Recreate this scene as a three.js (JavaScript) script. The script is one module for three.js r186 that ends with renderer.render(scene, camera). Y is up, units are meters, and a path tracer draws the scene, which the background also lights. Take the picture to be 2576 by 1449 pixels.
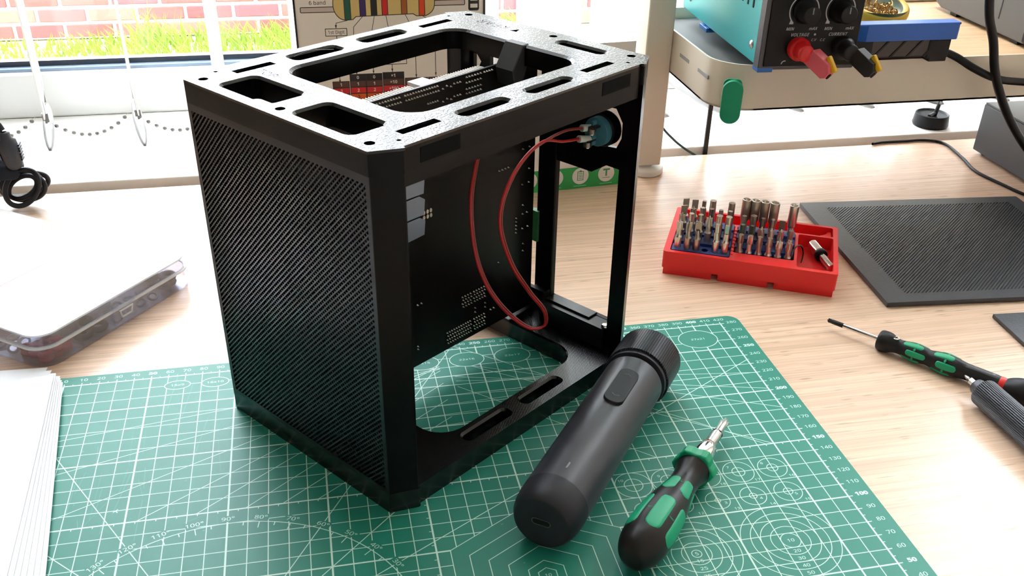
import * as THREE from 'three';
import { RoundedBoxGeometry } from 'three/addons/geometries/RoundedBoxGeometry.js';
import { mergeGeometries, toCreasedNormals } from 'three/addons/utils/BufferGeometryUtils.js';

// ---------- camera, sky, exposure ----------
const scene = new THREE.Scene();
const camera = new THREE.PerspectiveCamera(32.82, 2576 / 1449, 0.01, 60);
camera.position.set(0.15981, 0.34504, 0.24894);
camera.rotation.order = 'YXZ';
camera.rotation.set(-0.5549, -0.23191, 0.02946);
camera.setViewOffset(2576, 1449, -38.92, -120.01, 2576, 1449);   // shifted lens
scene.add(camera);
const renderer = new THREE.WebGLRenderer();
renderer.toneMapping = THREE.LinearToneMapping;
renderer.toneMappingExposure = 1.0;
renderer.shadowMap.enabled = true;
scene.background = new THREE.Color().setRGB(0.93, 1.0, 1.1);    // overcast sky
scene.backgroundIntensity = 13.2;

// ---------- helpers ----------
let seed = 7;
const rnd = () => { seed = (seed * 1664525 + 1013904223) >>> 0; return seed / 4294967296; };
const rr_ = (a, b) => a + (b - a) * rnd();
const V3 = (x, y, z) => new THREE.Vector3(x, y, z);
const MM = 0.001;
const taken = {};
const numbered = (n) => { const k = taken[n] = (taken[n] ?? -1) + 1; return k ? n + '_' + String(k).padStart(3, '0') : n; };
function mat(col, rough = 0.6, o = {}) {
  const m = new THREE.MeshPhysicalMaterial({ roughness: rough, ...o });
  if (Array.isArray(col)) m.color.setRGB(...col); else m.color.set(col);
  if (m.color.r + m.color.g + m.color.b < 0.09 && o.specularIntensity === undefined) m.specularIntensity = 0.5;   // matt black plastics
  return m;
}
function mesh(name, geo, m, parent) {
  const o = new THREE.Mesh(Array.isArray(geo) ? merge(geo) : geo, m);
  o.castShadow = o.receiveShadow = true;
  if (parent) { o.name = name; parent.add(o); } else { o.name = numbered(name); scene.add(o); }
  return o;
}
function merge(list) {
  const gs = list.map((g) => { let h = g.index ? g.toNonIndexed() : g; if (!h.attributes.uv) h.setAttribute('uv', new THREE.BufferAttribute(new Float32Array(h.attributes.position.count * 2), 2)); for (const k of Object.keys(h.attributes)) if (!['position', 'normal', 'uv'].includes(k)) h.deleteAttribute(k); return h; });
  return mergeGeometries(gs, false);
}
function thing(name, label, category, p = [0, 0, 0], ry = 0, group) {
  const g = new THREE.Group(); g.name = numbered(name); g.position.set(...p); g.rotation.y = ry; scene.add(g);
  g.userData = { label, category }; if (group) g.userData.group = group;
  return g;
}
function tag(o, label, category, group) { Object.assign(o.userData, { label, category }); if (group) o.userData.group = group; return o; }
function structure(o, label) { o.userData.kind = 'structure'; if (label) { o.userData.label = label; } return o; }
const box = (w, h, d, x = 0, y = 0, z = 0) => new THREE.BoxGeometry(w, h, d).translate(x, y, z);
// box given by its limits
const bx = (x0, x1, y0, y1, z0, z1) => box(x1 - x0, y1 - y0, z1 - z0, (x0 + x1) / 2, (y0 + y1) / 2, (z0 + z1) / 2);
const rbx = (x0, x1, y0, y1, z0, z1, r = 0.001, s = 2) => new RoundedBoxGeometry(x1 - x0, y1 - y0, z1 - z0, s, r).translate((x0 + x1) / 2, (y0 + y1) / 2, (z0 + z1) / 2);
const cyl = (r0, r1, h, n = 24, x = 0, y = 0, z = 0) => new THREE.CylinderGeometry(r1, r0, h, n).translate(x, y, z);   // r0 at the bottom
function tube(pts, r, n = 8, seg = 0, closed = false) {
  const c = new THREE.CatmullRomCurve3(pts.map((p) => p.isVector3 ? p : V3(...p)), closed, 'centripetal');
  return new THREE.TubeGeometry(c, seg || Math.max(8, pts.length * 6), r, n, closed);
}
const lathe = (prof, n = 32, p0 = 0, pl = Math.PI * 2) => new THREE.LatheGeometry(prof.map((p) => new THREE.Vector2(Math.max(p[0], 1e-6), p[1])), n, p0, pl);
const circ = (x, y, r, n = 20) => Array.from({ length: n }, (_, i) => [x + r * Math.cos(i / n * 2 * Math.PI), y + r * Math.sin(i / n * 2 * Math.PI)]);
function rrect(x0, y0, x1, y1, r, n = 5) {
  const o = [], c = [[x1 - r, y0 + r, -90], [x1 - r, y1 - r, 0], [x0 + r, y1 - r, 90], [x0 + r, y0 + r, 180]];
  for (const [cx, cy, a] of c) for (let i = 0; i <= n; i++) { const t = (a + 90 * i / n) * Math.PI / 180; o.push([cx + r * Math.cos(t), cy + r * Math.sin(t)]); }
  return o;
}
// a plate with an outline and holes in (a, b), standing from c0 to c1; each hole {p, q}: p the hole, q its wider mouth at c1 (bevel b)
function plate(outer, holes, c0, c1, bev = 0.0013, flatSides = false) {
  const pos = [], uv = [];
  const tri = (a, b, c) => { for (const p of [a, b, c]) { pos.push(p[0], p[1], p[2]); } };
  const area = (p) => p.reduce((s, a, i) => { const b = p[(i + 1) % p.length]; return s + a[0] * b[1] - b[0] * a[1]; }, 0);
  const ccw = (p, w) => (area(p) > 0) === w ? p : p.slice().reverse();
  const o = ccw(outer, true), hs = holes.map((h) => ({ p: ccw(h.p, false), q: h.q ? ccw(h.q, false) : null }));
  const face = (c, up, useQ) => {
    const hh = hs.map((h) => useQ && h.q ? h.q : h.p), all = [o, ...hh].flat();
    const f = THREE.ShapeUtils.triangulateShape(o.map((p) => new THREE.Vector2(...p)), hh.map((h) => h.map((p) => new THREE.Vector2(...p))));
    for (const [i, j, k] of f) { const t = [all[i], all[j], all[k]].map((p) => [p[0], p[1], c]); up ? tri(t[0], t[1], t[2]) : tri(t[0], t[2], t[1]); }
  };
  face(c1, true, true); face(c0, false, false);
  const wall = (p, ca, q, cb) => p.forEach((a, i) => { const j = (i + 1) % p.length; const A = [...a, ca], B = [...p[j], ca], D = [...q[i], cb], E = [...q[j], cb]; tri(A, B, E); tri(A, E, D); });
  wall(o, c0, o, c1);
  for (const h of hs) { if (h.q) { wall(h.p, c0, h.p, c1 - bev); wall(h.p, c1 - bev, h.q, c1); } else wall(h.p, c0, h.p, c1); }
  const g = new THREE.BufferGeometry();
  g.setAttribute('position', new THREE.BufferAttribute(new Float32Array(pos), 3));
  g.computeVertexNormals();
  const P = g.attributes.position, N = g.attributes.normal;
  for (let i = 0; i < P.count; i++) { const ax = Math.abs(N.getX(i)), ay = Math.abs(N.getY(i)), az = Math.abs(N.getZ(i)); if (flatSides && az < 0.95) uv.push(0, 0); else if (az > 0.5) uv.push(P.getX(i), P.getY(i)); else if (ax > ay) uv.push(P.getY(i), P.getZ(i)); else uv.push(P.getX(i), P.getZ(i)); }
  g.setAttribute('uv', new THREE.BufferAttribute(new Float32Array(uv), 2));
  return g;
}
const lay = (g) => g.rotateX(-Math.PI / 2);        // (a, b, c) -> x = a, y = c, z = -b
function canvas(w, h, draw) {
  const c = document.createElement('canvas'); c.width = w; c.height = h; draw(c.getContext('2d'), w, h);
  const t = new THREE.CanvasTexture(c); t.colorSpace = THREE.SRGBColorSpace; t.anisotropy = 8; return t;
}
function noiseTex(w, h, f, color = false) {          // f(x, y) -> value or [r, g, b], 0..255
  const d = new Uint8Array(w * h * 4);
  for (let y = 0; y < h; y++) for (let x = 0; x < w; x++) { const v = f(x, y), k = (y * w + x) * 4; if (color) { d[k] = v[0]; d[k + 1] = v[1]; d[k + 2] = v[2]; } else d[k] = d[k + 1] = d[k + 2] = v; d[k + 3] = 255; }
  const t = new THREE.DataTexture(d, w, h); t.wrapS = t.wrapT = THREE.RepeatWrapping; t.magFilter = THREE.LinearFilter; t.minFilter = THREE.LinearMipmapLinearFilter;
  if (color) t.colorSpace = THREE.SRGBColorSpace; t.needsUpdate = true; return t;
}
// tileable value noise, period px by py cells
function vnoise(px, py, s) {
  const g = new Float32Array(px * py); let q = s * 7919 + 13; for (let i = 0; i < g.length; i++) { q = (q * 1664525 + 1013904223) >>> 0; g[i] = q / 4294967296; }
  return (u, v) => {
    const x = (u - Math.floor(u)) * px, y = (v - Math.floor(v)) * py, i = Math.floor(x), j = Math.floor(y); let fx = x - i, fy = y - j; fx = fx * fx * (3 - 2 * fx); fy = fy * fy * (3 - 2 * fy);
    const i1 = (i + 1) % px, j1 = (j + 1) % py, a = g[j * px + i], b = g[j * px + i1], c = g[j1 * px + i], d = g[j1 * px + i1];
    return (a + (b - a) * fx) * (1 - fy) + (c + (d - c) * fx) * fy;
  };
}
// put uv in metres on a geometry by its dominant normal
function uvm(g, sx = 1, sy = 1) {
  g = g.index ? g.toNonIndexed() : g; g.computeVertexNormals?.();
  const P = g.attributes.position, N = g.attributes.normal, uv = new Float32Array(P.count * 2);
  for (let i = 0; i < P.count; i++) { const a = Math.abs(N.getX(i)), b = Math.abs(N.getY(i)), c = Math.abs(N.getZ(i)); let u, v; if (b >= a && b >= c) { u = P.getX(i); v = -P.getZ(i); } else if (a >= c) { u = P.getZ(i); v = P.getY(i); } else { u = P.getX(i); v = P.getY(i); } uv[2 * i] = u * sx; uv[2 * i + 1] = v * sy; }
  g.setAttribute('uv', new THREE.BufferAttribute(uv, 2)); return g;
}
// turn a geometry built along +y so that it starts at a and points to b
function along(g, a, b) {
  const A = V3(...a), d = V3(...b).sub(A).normalize(), q = new THREE.Quaternion().setFromUnitVectors(V3(0, 1, 0), d);
  return g.applyQuaternion(q).translate(A.x, A.y, A.z);
}

// ---------- shared textures and materials ----------
const T = {};
{ // light oak laminate, grain along x
  const W = 2048, H = 2048, a = vnoise(6, 512, 1), b = vnoise(24, 1024, 2), c = vnoise(3, 40, 3), d = vnoise(60, 700, 4), e = vnoise(10, 180, 5);
  T.wood = noiseTex(W, H, (x, y) => {
    const u = x / W, v = y / H, w = v + 0.004 * c(u, v * 0.5);
    let t = 0.45 * a(u, w) + 0.3 * b(u, w) + 0.25 * e(u, w);
    const pore = Math.max(0, d(u, w) - 0.8) * 4.5 * (e(u, v) > 0.42 ? 1 : 0.2), broad = c(u, v) - 0.5;
    t = (t - 0.5) * 1.5 + broad * 0.35;
    const k = 1 + t * 0.14 - pore * 0.2;
    return [Math.max(0, Math.min(255, 226 * k)), Math.max(0, Math.min(255, 193 * Math.pow(k, 1.12))), Math.max(0, Math.min(255, 166 * Math.pow(k, 1.22)))];
  }, true);
}
{ const a = vnoise(256, 256, 11), b = vnoise(128, 128, 12), c = vnoise(90, 90, 13);
  T.grain = noiseTex(512, 512, (x, y) => 255 * (0.5 * a(x / 512, y / 512) + 0.3 * b(x / 512, y / 512) + 0.2 * c(x / 512, y / 512))); }
const rep = (t, sx, sy = sx) => { const k = t.clone(); k.repeat.set(sx, sy); k.needsUpdate = true; return k; };
T.pei = rep(T.grain, 1 / 0.11);            // textured print bed, uv in metres
{ const a = vnoise(150, 150, 21), b = vnoise(100, 100, 22), c = vnoise(40, 40, 23); T.pits = noiseTex(1024, 1024, (x, y) => { const u = x / 1024, v = y / 1024, n = 0.55 * a(u, v) + 0.45 * b(u, v) + 0.1 * (c(u, v) - 0.5); return 255 * Math.max(0, Math.min(1, (n - 0.46) * 5)); }); T.pits.repeat.set(1 / 0.11, 1 / 0.11); }
T.fine = rep(T.grain, 1 / 0.04);
{ T.lines = noiseTex(64, 64, (x) => 127 + 120 * Math.sin(x / 64 * Math.PI * 2 * 4)); T.lines.repeat.set(1 / 0.0036, 1 / 0.0036); T.lines.rotation = 0.9; }
{ T.layers = noiseTex(8, 256, (x, y) => 127 + 90 * Math.sin(y / 256 * Math.PI * 2 * 16) + ((y * 37) % 17)); T.layers.repeat.set(50, 1 / 0.006); }
const M = {
  oak: mat('#ffffff', 0.27, { map: rep(T.wood, 1 / 0.9, 1 / 0.62), bumpMap: rep(T.wood, 1 / 0.9, 1 / 0.62), bumpScale: 0.000015 }),
  black: mat([0.003, 0.003, 0.0036], 0.3, { specularIntensity: 0.32, bumpMap: T.layers, bumpScale: 0.000006 }),
  blackTop: mat([0.006, 0.006, 0.007], 0.2, { specularIntensity: 1, bumpMap: T.pits, bumpScale: 0.00011 }),
  blackLine: mat([0.006, 0.006, 0.007], 0.25, { specularIntensity: 1, bumpMap: T.lines, bumpScale: 0.00004 }),
  blackMesh: mat([0.007, 0.007, 0.0085], 0.32, { specularIntensity: 0.8 }),
  white: mat('#f2f0ec', 0.5), whiteGloss: mat('#f4f3f0', 0.25),
  steel: mat([0.62, 0.6, 0.56], 0.25, { metalness: 1 }), darkSteel: mat([0.2, 0.18, 0.16], 0.35, { metalness: 1 }),
  chrome: mat([0.75, 0.74, 0.72], 0.13, { metalness: 1 }),
  solder: mat([0.85, 0.83, 0.78], 0.3, { metalness: 0.9 }),
  rubber: mat([0.007, 0.007, 0.008], 0.45), blackPlastic: mat([0.007, 0.007, 0.008], 0.38),
  red: mat([0.84, 0.01, 0.012], 0.38), green: mat([0.0, 0.36, 0.17], 0.42),
};
// ---------- the room and what lies outside the window ----------
{
  const wallM = mat('#e8e4dc', 0.9), wallL = mat('#eae8e4', 0.9), frameM = mat('#f5f5f3', 0.35), floorM = mat('#a89d92', 0.6);
  structure(mesh('floor', bx(-2.2, 2.1, -0.8, -0.75, -0.9, 1.8), floorM));
  structure(mesh('ceiling', bx(-2.2, 2.1, 1.65, 1.75, -0.9, 1.8), wallM));
  structure(mesh('wall_left', bx(-2.2, -2.1, -0.75, 1.65, -0.9, 1.8), wallL));
  structure(mesh('wall_right', bx(2.0, 2.1, -0.75, 1.65, -0.9, 1.8), wallM));
  structure(mesh('wall_front', bx(-2.1, 2.0, -0.75, 1.65, 1.7, 1.8), wallM));
  // the wall with the wide window: below the sill, at the sides and above
  const X0 = -0.24, X1 = 1.8, Y1 = 1.4;
  structure(mesh('wall_back', [bx(-2.1, 2.0, -0.75, -0.03, -0.9, -0.62), bx(-2.1, X0, -0.03, 1.65, -0.9, -0.74), bx(X1, 2.0, -0.03, 1.65, -0.9, -0.74), bx(X0, X1, Y1, 1.65, -0.9, -0.74)], wallM));
  // window sill with a rounded nose
  const s = new THREE.Shape(); s.moveTo(0.83, -0.03); s.lineTo(0.83, 0.0045); s.lineTo(0.5985, 0.0045); s.quadraticCurveTo(0.597, 0.0045, 0.597, 0.003); s.lineTo(0.598, -0.025); s.lineTo(0.603, -0.03);
  const sg = new THREE.ExtrudeGeometry(s, { depth: X1 - X0, bevelEnabled: false, curveSegments: 6 }).rotateY(Math.PI / 2).translate(X0, 0, 0);
  structure(mesh('trim_1', sg, mat('#f4f2ee', 0.4, { side: THREE.DoubleSide })), 'white window sill with a rounded front edge');
  // window: bottom rail, gasket, panes, mullions
  const w = new THREE.Group(); w.name = 'window_1'; scene.add(w); structure(w);
  mesh('bottom_rail', rbx(X0, X1, 0.0045, 0.0485, -0.83, -0.772, 0.003), frameM, w);
  mesh('top_rail', rbx(X0, X1, Y1 - 0.05, Y1, -0.83, -0.772, 0.003), frameM, w);
  const cuts = [X0, 0.94, 1.5, X1], half = [0.028, 0.028, 0.028, 0.028];
  cuts.forEach((x, i) => mesh('mullion', rbx(Math.max(X0, x - half[i]), Math.min(X1, x + half[i]), 0.0485, Y1 - 0.05, -0.828, -0.774, 0.003), frameM, w));
  const gask = mat([0.02, 0.03, 0.045], 0.25), bead = mat([0.25, 0.33, 0.44], 0.3);
  for (let i = 0; i < cuts.length - 1; i++) {
    const a = cuts[i] + half[i], b = cuts[i + 1] - half[i + 1];
    mesh('gasket', bx(a, b, 0.0485, 0.0565, -0.798, -0.788), gask, w);
    mesh('glazing_bead', bx(a, b, 0.0485, 0.0515, -0.788, -0.779), bead, w);
    mesh('gasket', bx(a, a + 0.0025, 0.0565, Y1 - 0.05, -0.798, -0.788), gask, w);
    mesh('pane', bx(a, b, 0.0565, Y1 - 0.05, -0.797, -0.793), mat('#ffffff', 0.0, { transmission: 1, thickness: 0, ior: 1.45 }), w);
  }
}
{ // outside: paving, lawn, garden wall of bricks
  structure(mesh('ground', bx(-9, 9, -0.96, -0.84, -9, -0.9), mat('#c4c2a4', 0.9)), 'pale paving outside the window');
  const g = thing('brick_wall', 'red brick garden wall with pale mortar seen through the window', 'wall', [0, 0, -4.3]);
  const mo = mat('#efe6da', 0.95), bumpy = rep(T.grain, 3, 1);  // mortar whitened and joints widened to paint in the outdoor glow
  const rowH = 0.065, L = 0.2, len = 0.186, hh = 0.0515, Y0 = -0.832, rows = 24;
  mesh('mortar', bx(-4, 4, Y0, Y0 + rows * rowH, -0.2, -0.008), mo, g);
  const cols = ['#9c6058', '#a86c62', '#935a58', '#b07f70', '#a06a66', '#8e5f62'].map((c) => mat(c, 0.9, { bumpMap: bumpy, bumpScale: 0.002 }));
  const bg = new RoundedBoxGeometry(len, hh, 0.09, 1, 0.004), rest = cols.map(() => []);
  for (let r = 0; r < rows; r++) for (let x = -4 + (r % 2 ? L / 2 : 0) + 0.07; x < 3.95; x += L) {
    const k = Math.floor(rnd() * cols.length), y = Y0 + (r + 0.5) * rowH, z = -0.045 + rr_(-0.002, 0.002);
    if (x > -1.9 && x < 1.1 && y < -0.36) { const b = mesh('brick', bg, cols[k], g); b.position.set(x, y, z); }
    else rest[k].push(bg.clone().translate(x, y, z));
  }
  rest.forEach((l, k) => { const o = mesh('bricks', l, cols[k], g); o.userData.kind = 'stuff'; });
  mesh('coping', rbx(-4, 4, Y0 + rows * rowH, Y0 + rows * rowH + 0.05, -0.22, 0.02, 0.008), mat('#c9bfae', 0.9), g);
  // long grass at the foot of the wall
  const blades = [], push = (x, z, h, lean, w) => { const a = rnd() * Math.PI, dx = Math.cos(a), dz = Math.sin(a); const pos = []; const seg = 3; for (let i = 0; i < seg; i++) { const t0 = i / seg, t1 = (i + 1) / seg; const p = (t, s) => [x + lean * h * t * t + dx * w * (1 - t) * s, -0.84 + h * t, z + dz * w * (1 - t) * s]; const A = p(t0, -1), B = p(t0, 1), C = p(t1, -1), D = p(t1, 1); pos.push(...A, ...B, ...D, ...A, ...D, ...C); } blades.push(pos); };
  for (let i = 0; i < 6500; i++) { const x = Math.pow(rnd(), 0.62) * 3.2 - 2.0, z = -4.24 + Math.pow(rnd(), 1.4) * 1.15, clump = 0.5 + 0.5 * Math.sin(x * 5.1 + 1) * Math.sin(x * 2.3); push(x, z, rr_(0.02, 0.05) + (x > -0.55 ? 0.07 : 0.02) * clump * rnd() * 2.2, rr_(-0.9, 0.5), 0.006); }
  const gg = new THREE.BufferGeometry(); gg.setAttribute('position', new THREE.BufferAttribute(new Float32Array(blades.flat()), 3)); gg.computeVertexNormals();
  const lawn = mesh('grass', gg, mat([0.22, 0.34, 0.02], 0.7, { side: THREE.DoubleSide, transmission: 0.3, thickness: 0 }));
  lawn.userData = { label: 'bright yellow green long grass along the foot of the brick wall', category: 'grass', kind: 'stuff' };
}
{ // vertical blind: slats nearly edge on, each with a spindle-shaped bottom weight, joined by bead chains
  const fab = mat('#f7f7f4', 0.85, { transmission: 0.6, thickness: 0, side: THREE.DoubleSide }), pl = mat('#8f8d8a', 0.45);  // weights and clips are white plastic, their shade painted in as grey
  const ORD = ['leftmost', 'second', 'third', 'fourth', 'fifth', 'sixth', 'seventh', 'eighth', 'ninth', 'tenth', 'eleventh', 'twelfth', 'thirteenth', 'fourteenth'];
  const yb = 0.027, sp = 0.078, x0 = -0.076, n = 14, zc = -0.69, t = 0.19;
  const slatG = box(0.0012, 1.25, 0.105, 0, yb + 0.02 + 0.625, 0);
  const wG = (() => { const g = new THREE.SphereGeometry(1, 14, 10).scale(0.0048, 0.006, 0.066); return g.translate(0, yb + 0.001, 0.012); })();
  const clipG = merge([box(0.005, 0.006, 0.006, 0, yb + 0.016, 0.03), box(0.0018, 0.02, 0.004, 0, yb + 0.02, 0.03)]), clipG2 = box(0.0018, 0.02, 0.004, 0, yb + 0.022, -0.025);
  for (let k = 0; k < n; k++) {
    const g = thing('blind_slat', k ? `${ORD[k]} white vertical blind slat from the left, hanging over the sill` : 'leftmost white vertical blind slat, hanging above the black cable bundle', 'blind slat', [x0 + k * sp, 0, zc], Math.atan(k > 4 && k < 8 ? 0.42 : t) + rr_(-0.01, 0.01), 'slats of the vertical blind');
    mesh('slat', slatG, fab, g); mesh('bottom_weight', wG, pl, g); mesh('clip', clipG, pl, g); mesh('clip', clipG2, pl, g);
  }
  const ch = thing('bead_chain', 'white bead chain sagging between the bottom weights of the blind', 'chain', [0, 0, -0.662]);
  const bead = new THREE.SphereGeometry(0.0019, 10, 8), bm = mat('#9b9993', 0.4);  // white beads greyed, the colour holds their shade
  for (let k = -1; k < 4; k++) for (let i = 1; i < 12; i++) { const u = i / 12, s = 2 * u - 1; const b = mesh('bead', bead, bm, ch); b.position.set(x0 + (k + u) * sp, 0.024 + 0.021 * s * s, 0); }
  const pts = []; for (let k = -1; k < 4; k++) for (let i = 0; i < 12; i++) { const u = i / 12, s = 2 * u - 1; pts.push([x0 + (k + u) * sp, 0.024 + 0.021 * s * s, 0]); }
  mesh('cord', tube(pts, 0.0002, 5, 200), mat('#f4f4f2', 0.6), ch);
}
// ---------- desk ----------
{
  const d = thing('desk', 'desk with a light oak laminate top standing below the window', 'desk');
  mesh('desk_top', uvm(rbx(-1.0, 1.5, -0.025, 0, -0.588, 0.22, 0.001, 1)), M.oak, d);
  for (const x of [-0.95, 1.42]) for (const z of [-0.55, 0.16]) mesh('leg', bx(x, x + 0.05, -0.75, -0.025, z, z + 0.05), M.white, d);
  mesh('apron', bx(-0.9, 1.42, -0.085, -0.025, -0.545, -0.525), M.white, d);
}
// ---------- cutting mat ----------
{
  const g = thing('cutting_mat', 'green cutting mat with white grid lines and numbers lying on the desk', 'cutting mat');
  const X0 = -14.5, X1 = 434.5, Y0 = -9.5, Y1 = 289.5, mid = 210;
  const draw = (xa, xb) => canvas(2048, 2048, (c, W, H) => {
    const sx = W / (xb - xa), sy = H / (Y1 - Y0);
    c.fillStyle = '#1a8370'; c.fillRect(0, 0, W, H);
    const X = (x) => (x - xa) * sx, Y = (y) => (Y1 - y) * sy;
    c.setTransform(sx, 0, 0, sy, -xa * sx, Y1 * sy);          // mm, y pointing down: use -y
    c.strokeStyle = c.fillStyle = '#d3efe4'; c.lineCap = 'butt';
    const ln = (x1, y1, x2, y2, w = 0.42) => { c.lineWidth = w; c.beginPath(); c.moveTo(x1, -y1); c.lineTo(x2, -y2); c.stroke(); };
    const ring = (x, y, r, w = 0.42) => { c.lineWidth = w; c.beginPath(); c.arc(x, -y, r, 0, 7); c.stroke(); };
    const text = (s, x, y, h, bold, wx = 1.25) => { c.save(); c.translate(x, -y); c.scale(wx, 1); c.font = `${bold ? 'bold ' : ''}${h * 10}px sans-serif`; c.scale(0.1, 0.1); c.textAlign = 'center'; c.textBaseline = 'middle'; if (bold) { c.lineWidth = 1.6; c.strokeText(s, 0, 0); } c.fillText(s, 0, 0); c.restore(); };
    for (let x = 0; x <= 420; x += 10) ln(x, 0, x, 280, x % 420 === 0 ? 1.0 : x % 50 === 0 ? 0.95 : 0.5);
    for (let y = 0; y <= 280; y += 10) ln(0, y, 420, y, y % 280 === 0 ? 1.0 : y % 50 === 0 ? 0.95 : 0.5);
    for (let x = 0; x <= 420; x += 10) { ln(x, 280, x, 282.4, 0.6); text(String(x), x + 0.5, 285.4, 3.6, x % 50 === 0 && x > 0); if (x < 420) ln(x + 5, 280, x + 5, 281.4, 0.45); }
    for (let y = 0; y <= 280; y += 10) { ln(420, y, 422.6, y, 0.6); text(String(y), 428.2, y + 1, 3.6, y % 50 === 0 && y > 0); if (y < 280) ln(420, y + 5, 421.6, y + 5, 0.45); }
    for (let x = 5; x < 420; x += 10) ln(x, 150, x, 148.4, 0.45);
    for (let y = 5; y < 150; y += 10) ln(200, y, 198.2, y, 0.45);
    // protractor about (100, 50)
    c.lineWidth = 0.5; c.beginPath(); c.arc(100, -50, 90, Math.PI, 2 * Math.PI); c.stroke();
    for (let a = 5; a < 180; a += 5) { const t = a * Math.PI / 180, r = a % 10 ? 87.5 : 85.5; ln(100 + 90 * Math.cos(t), 50 + 90 * Math.sin(t), 100 + r * Math.cos(t), 50 + r * Math.sin(t), 0.5); }
    for (const a of [30, 45, 60, 120, 135, 150]) { const t = a * Math.PI / 180; let L = 500; const dx = Math.cos(t), dy = Math.sin(t); L = Math.min(L, dx > 0 ? 320 / dx : -100 / dx, 230 / dy); ln(100, 50, 100 + L * dx, 50 + L * dy, 0.5); }
    for (let a = 10; a < 180; a += 10) { const t = a * Math.PI / 180; const x = 100 + 93.2 * Math.cos(t), y = 50 + 93.2 * Math.sin(t); c.save(); c.translate(x, -y); c.rotate(Math.PI / 2 - t); c.fillStyle = '#1a8370'; c.fillRect(-4.2, -2.3, 8.4, 4.4); c.fillStyle = '#d3efe4'; c.scale(0.125, 0.1); c.font = '36px sans-serif'; c.textAlign = 'center'; c.textBaseline = 'middle'; c.fillText(a + '°', 2, 0); c.restore(); }
    // fans of slanting lines
    for (const [x1, y1, m] of [[0, 224, 0.158], [0, 192, 0.299], [0, 151.8, 0.491], [55.3, 150, 0.664], [84.2, 150, 0.766], [108.5, 150, 0.807], [127, 150, 0.78], [144.9, 150, 0.74]]) ln(x1, y1, 224, y1 + m * (224 - x1), 0.42);
    for (const [x2, y2, m] of [[420, 219.7, -0.13], [420, 182, -0.44], [399.6, 150, -0.7], [395.6, 150, -0.84], [420, 202, -0.25], [330, 150, -0.9]]) ln(x2, y2, 232, y2 + m * (232 - x2), 0.42);
    for (const [y1, m] of [[241.5, -0.03], [231, -0.04], [219, 0.05], [209, 0.06], [199, 0.06]]) ln(190, y1, 300, y1 + m * 110, 0.4);
    // ellipses with sizes along the top
    for (const [x, y, a, b] of [[66, 270, 15, 9], [88, 269.4, 16, 10], [112, 269, 17, 11], [136, 268.6, 18, 12], [161, 268.2, 19, 13], [187, 267.8, 20, 14], [214, 267.4, 21, 15], [242.4, 267, 22, 16], [272, 267, 23, 17], [302, 266.5, 24, 18], [332, 266, 25, 19], [364, 265, 26, 20], [397.6, 264, 26.5, 21]]) {
      c.beginPath(); c.ellipse(x, -y, a / 2, b / 2, 0, 0, 7); c.fillStyle = '#1a8370'; c.fill(); c.lineWidth = 0.55; c.stroke(); c.fillStyle = '#d3efe4';
      text(`${Math.round(a + 0.4)}x${b}`, x, y, 2.6, false, 1.45);
    }
    // circle gauges
    [[310, 10], [330, 9], [350, 8], [370, 7], [390, 6]].forEach(([x, k]) => { ring(x, 130, k / 2); ring(x, 130, k / 2 + 5); text(String(k), x - 4.4 - (k > 9 ? 1.6 : 0), 134.6, 2.5); if (k < 9) text(String(k + 10), x + 7.8, 122, 2.5); });
    [[310, 1], [330, 2], [350, 3], [370, 4], [390, 5]].forEach(([x, k]) => { ring(x, 110, k / 2); ring(x, 110, k / 2 + 5); text(String(k), x + 3.6, 107.6, 2.5); text(String(k + 10), x + 7.8, 102.3, 2.5); });
    for (const r of [5, 10, 15, 20, 25]) ring(375, 75, r); for (const r of [2.5, 7.5, 12.5, 17.5, 22.5]) ring(325, 75, r);
    [[375, ['10', '20', '30', '40', '50'], [0, -7.5, -12.5, -17.5, -22.5]], [325, ['5', '15', '25', '35', '45'], [0, -5, -10, -15, -20]]].forEach(([x, s, dy]) => s.forEach((k, i) => text(k, x, 75 + dy[i], 2.9)));
    // nested hexagons
    c.fillStyle = '#1a8370'; c.beginPath(); for (let i = 0; i < 6; i++) { const t = Math.PI / 6 + i * Math.PI / 3; c.lineTo(250 + 50 * Math.cos(t), -75 - 50 * Math.sin(t)); } c.closePath(); c.fill(); c.fillStyle = '#d3efe4';
    for (const r of [5, 10, 20, 30, 40, 50]) { c.lineWidth = 0.45; c.beginPath(); for (let i = 0; i < 6; i++) { const t = Math.PI / 6 + i * Math.PI / 3; c.lineTo(250 + r * Math.cos(t), -75 - r * Math.sin(t)); } c.closePath(); c.stroke(); }
    text('10', 250, 75, 2.6); for (const r of [20, 30, 40, 50]) text(String(r), 250, 75 - r * 0.94, 2.4);
    // knife scratches and nicks
    c.globalAlpha = 0.28; let q = 99; const R = () => { q = (q * 1664525 + 1013904223) >>> 0; return q / 4294967296; };
    for (let i = 0; i < 26; i++) { const x = 10 + R() * 90, y = 130 + R() * 120, a = R() * 0.7 + 1.1; ln(x, y, x + Math.cos(a) * (6 + R() * 34), y + Math.sin(a) * (6 + R() * 34), 0.1 + R() * 0.14); }
    c.globalAlpha = 0.5; for (let i = 0; i < 40; i++) { const x = R() * 420, y = R() * 270; ln(x, y, x + R() * 1.2, y + R() * 1.2 - 0.6, 0.3); }
    c.globalAlpha = 0.9; ln(43.5, 159, 45.5, 161, 0.5); ln(44.5, 160, 45.6, 158.4, 0.6); c.globalAlpha = 1;
  });
  const side = mat('#14614f', 0.6);
  const so = rrect(X0, Y0, X1, Y1, 8).map((p) => p.map((v) => v * MM));
  mesh('core', lay(plate(so, [], 0, 0.0028)), side, g);
  const bump = rep(T.grain, 7, 9);
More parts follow.
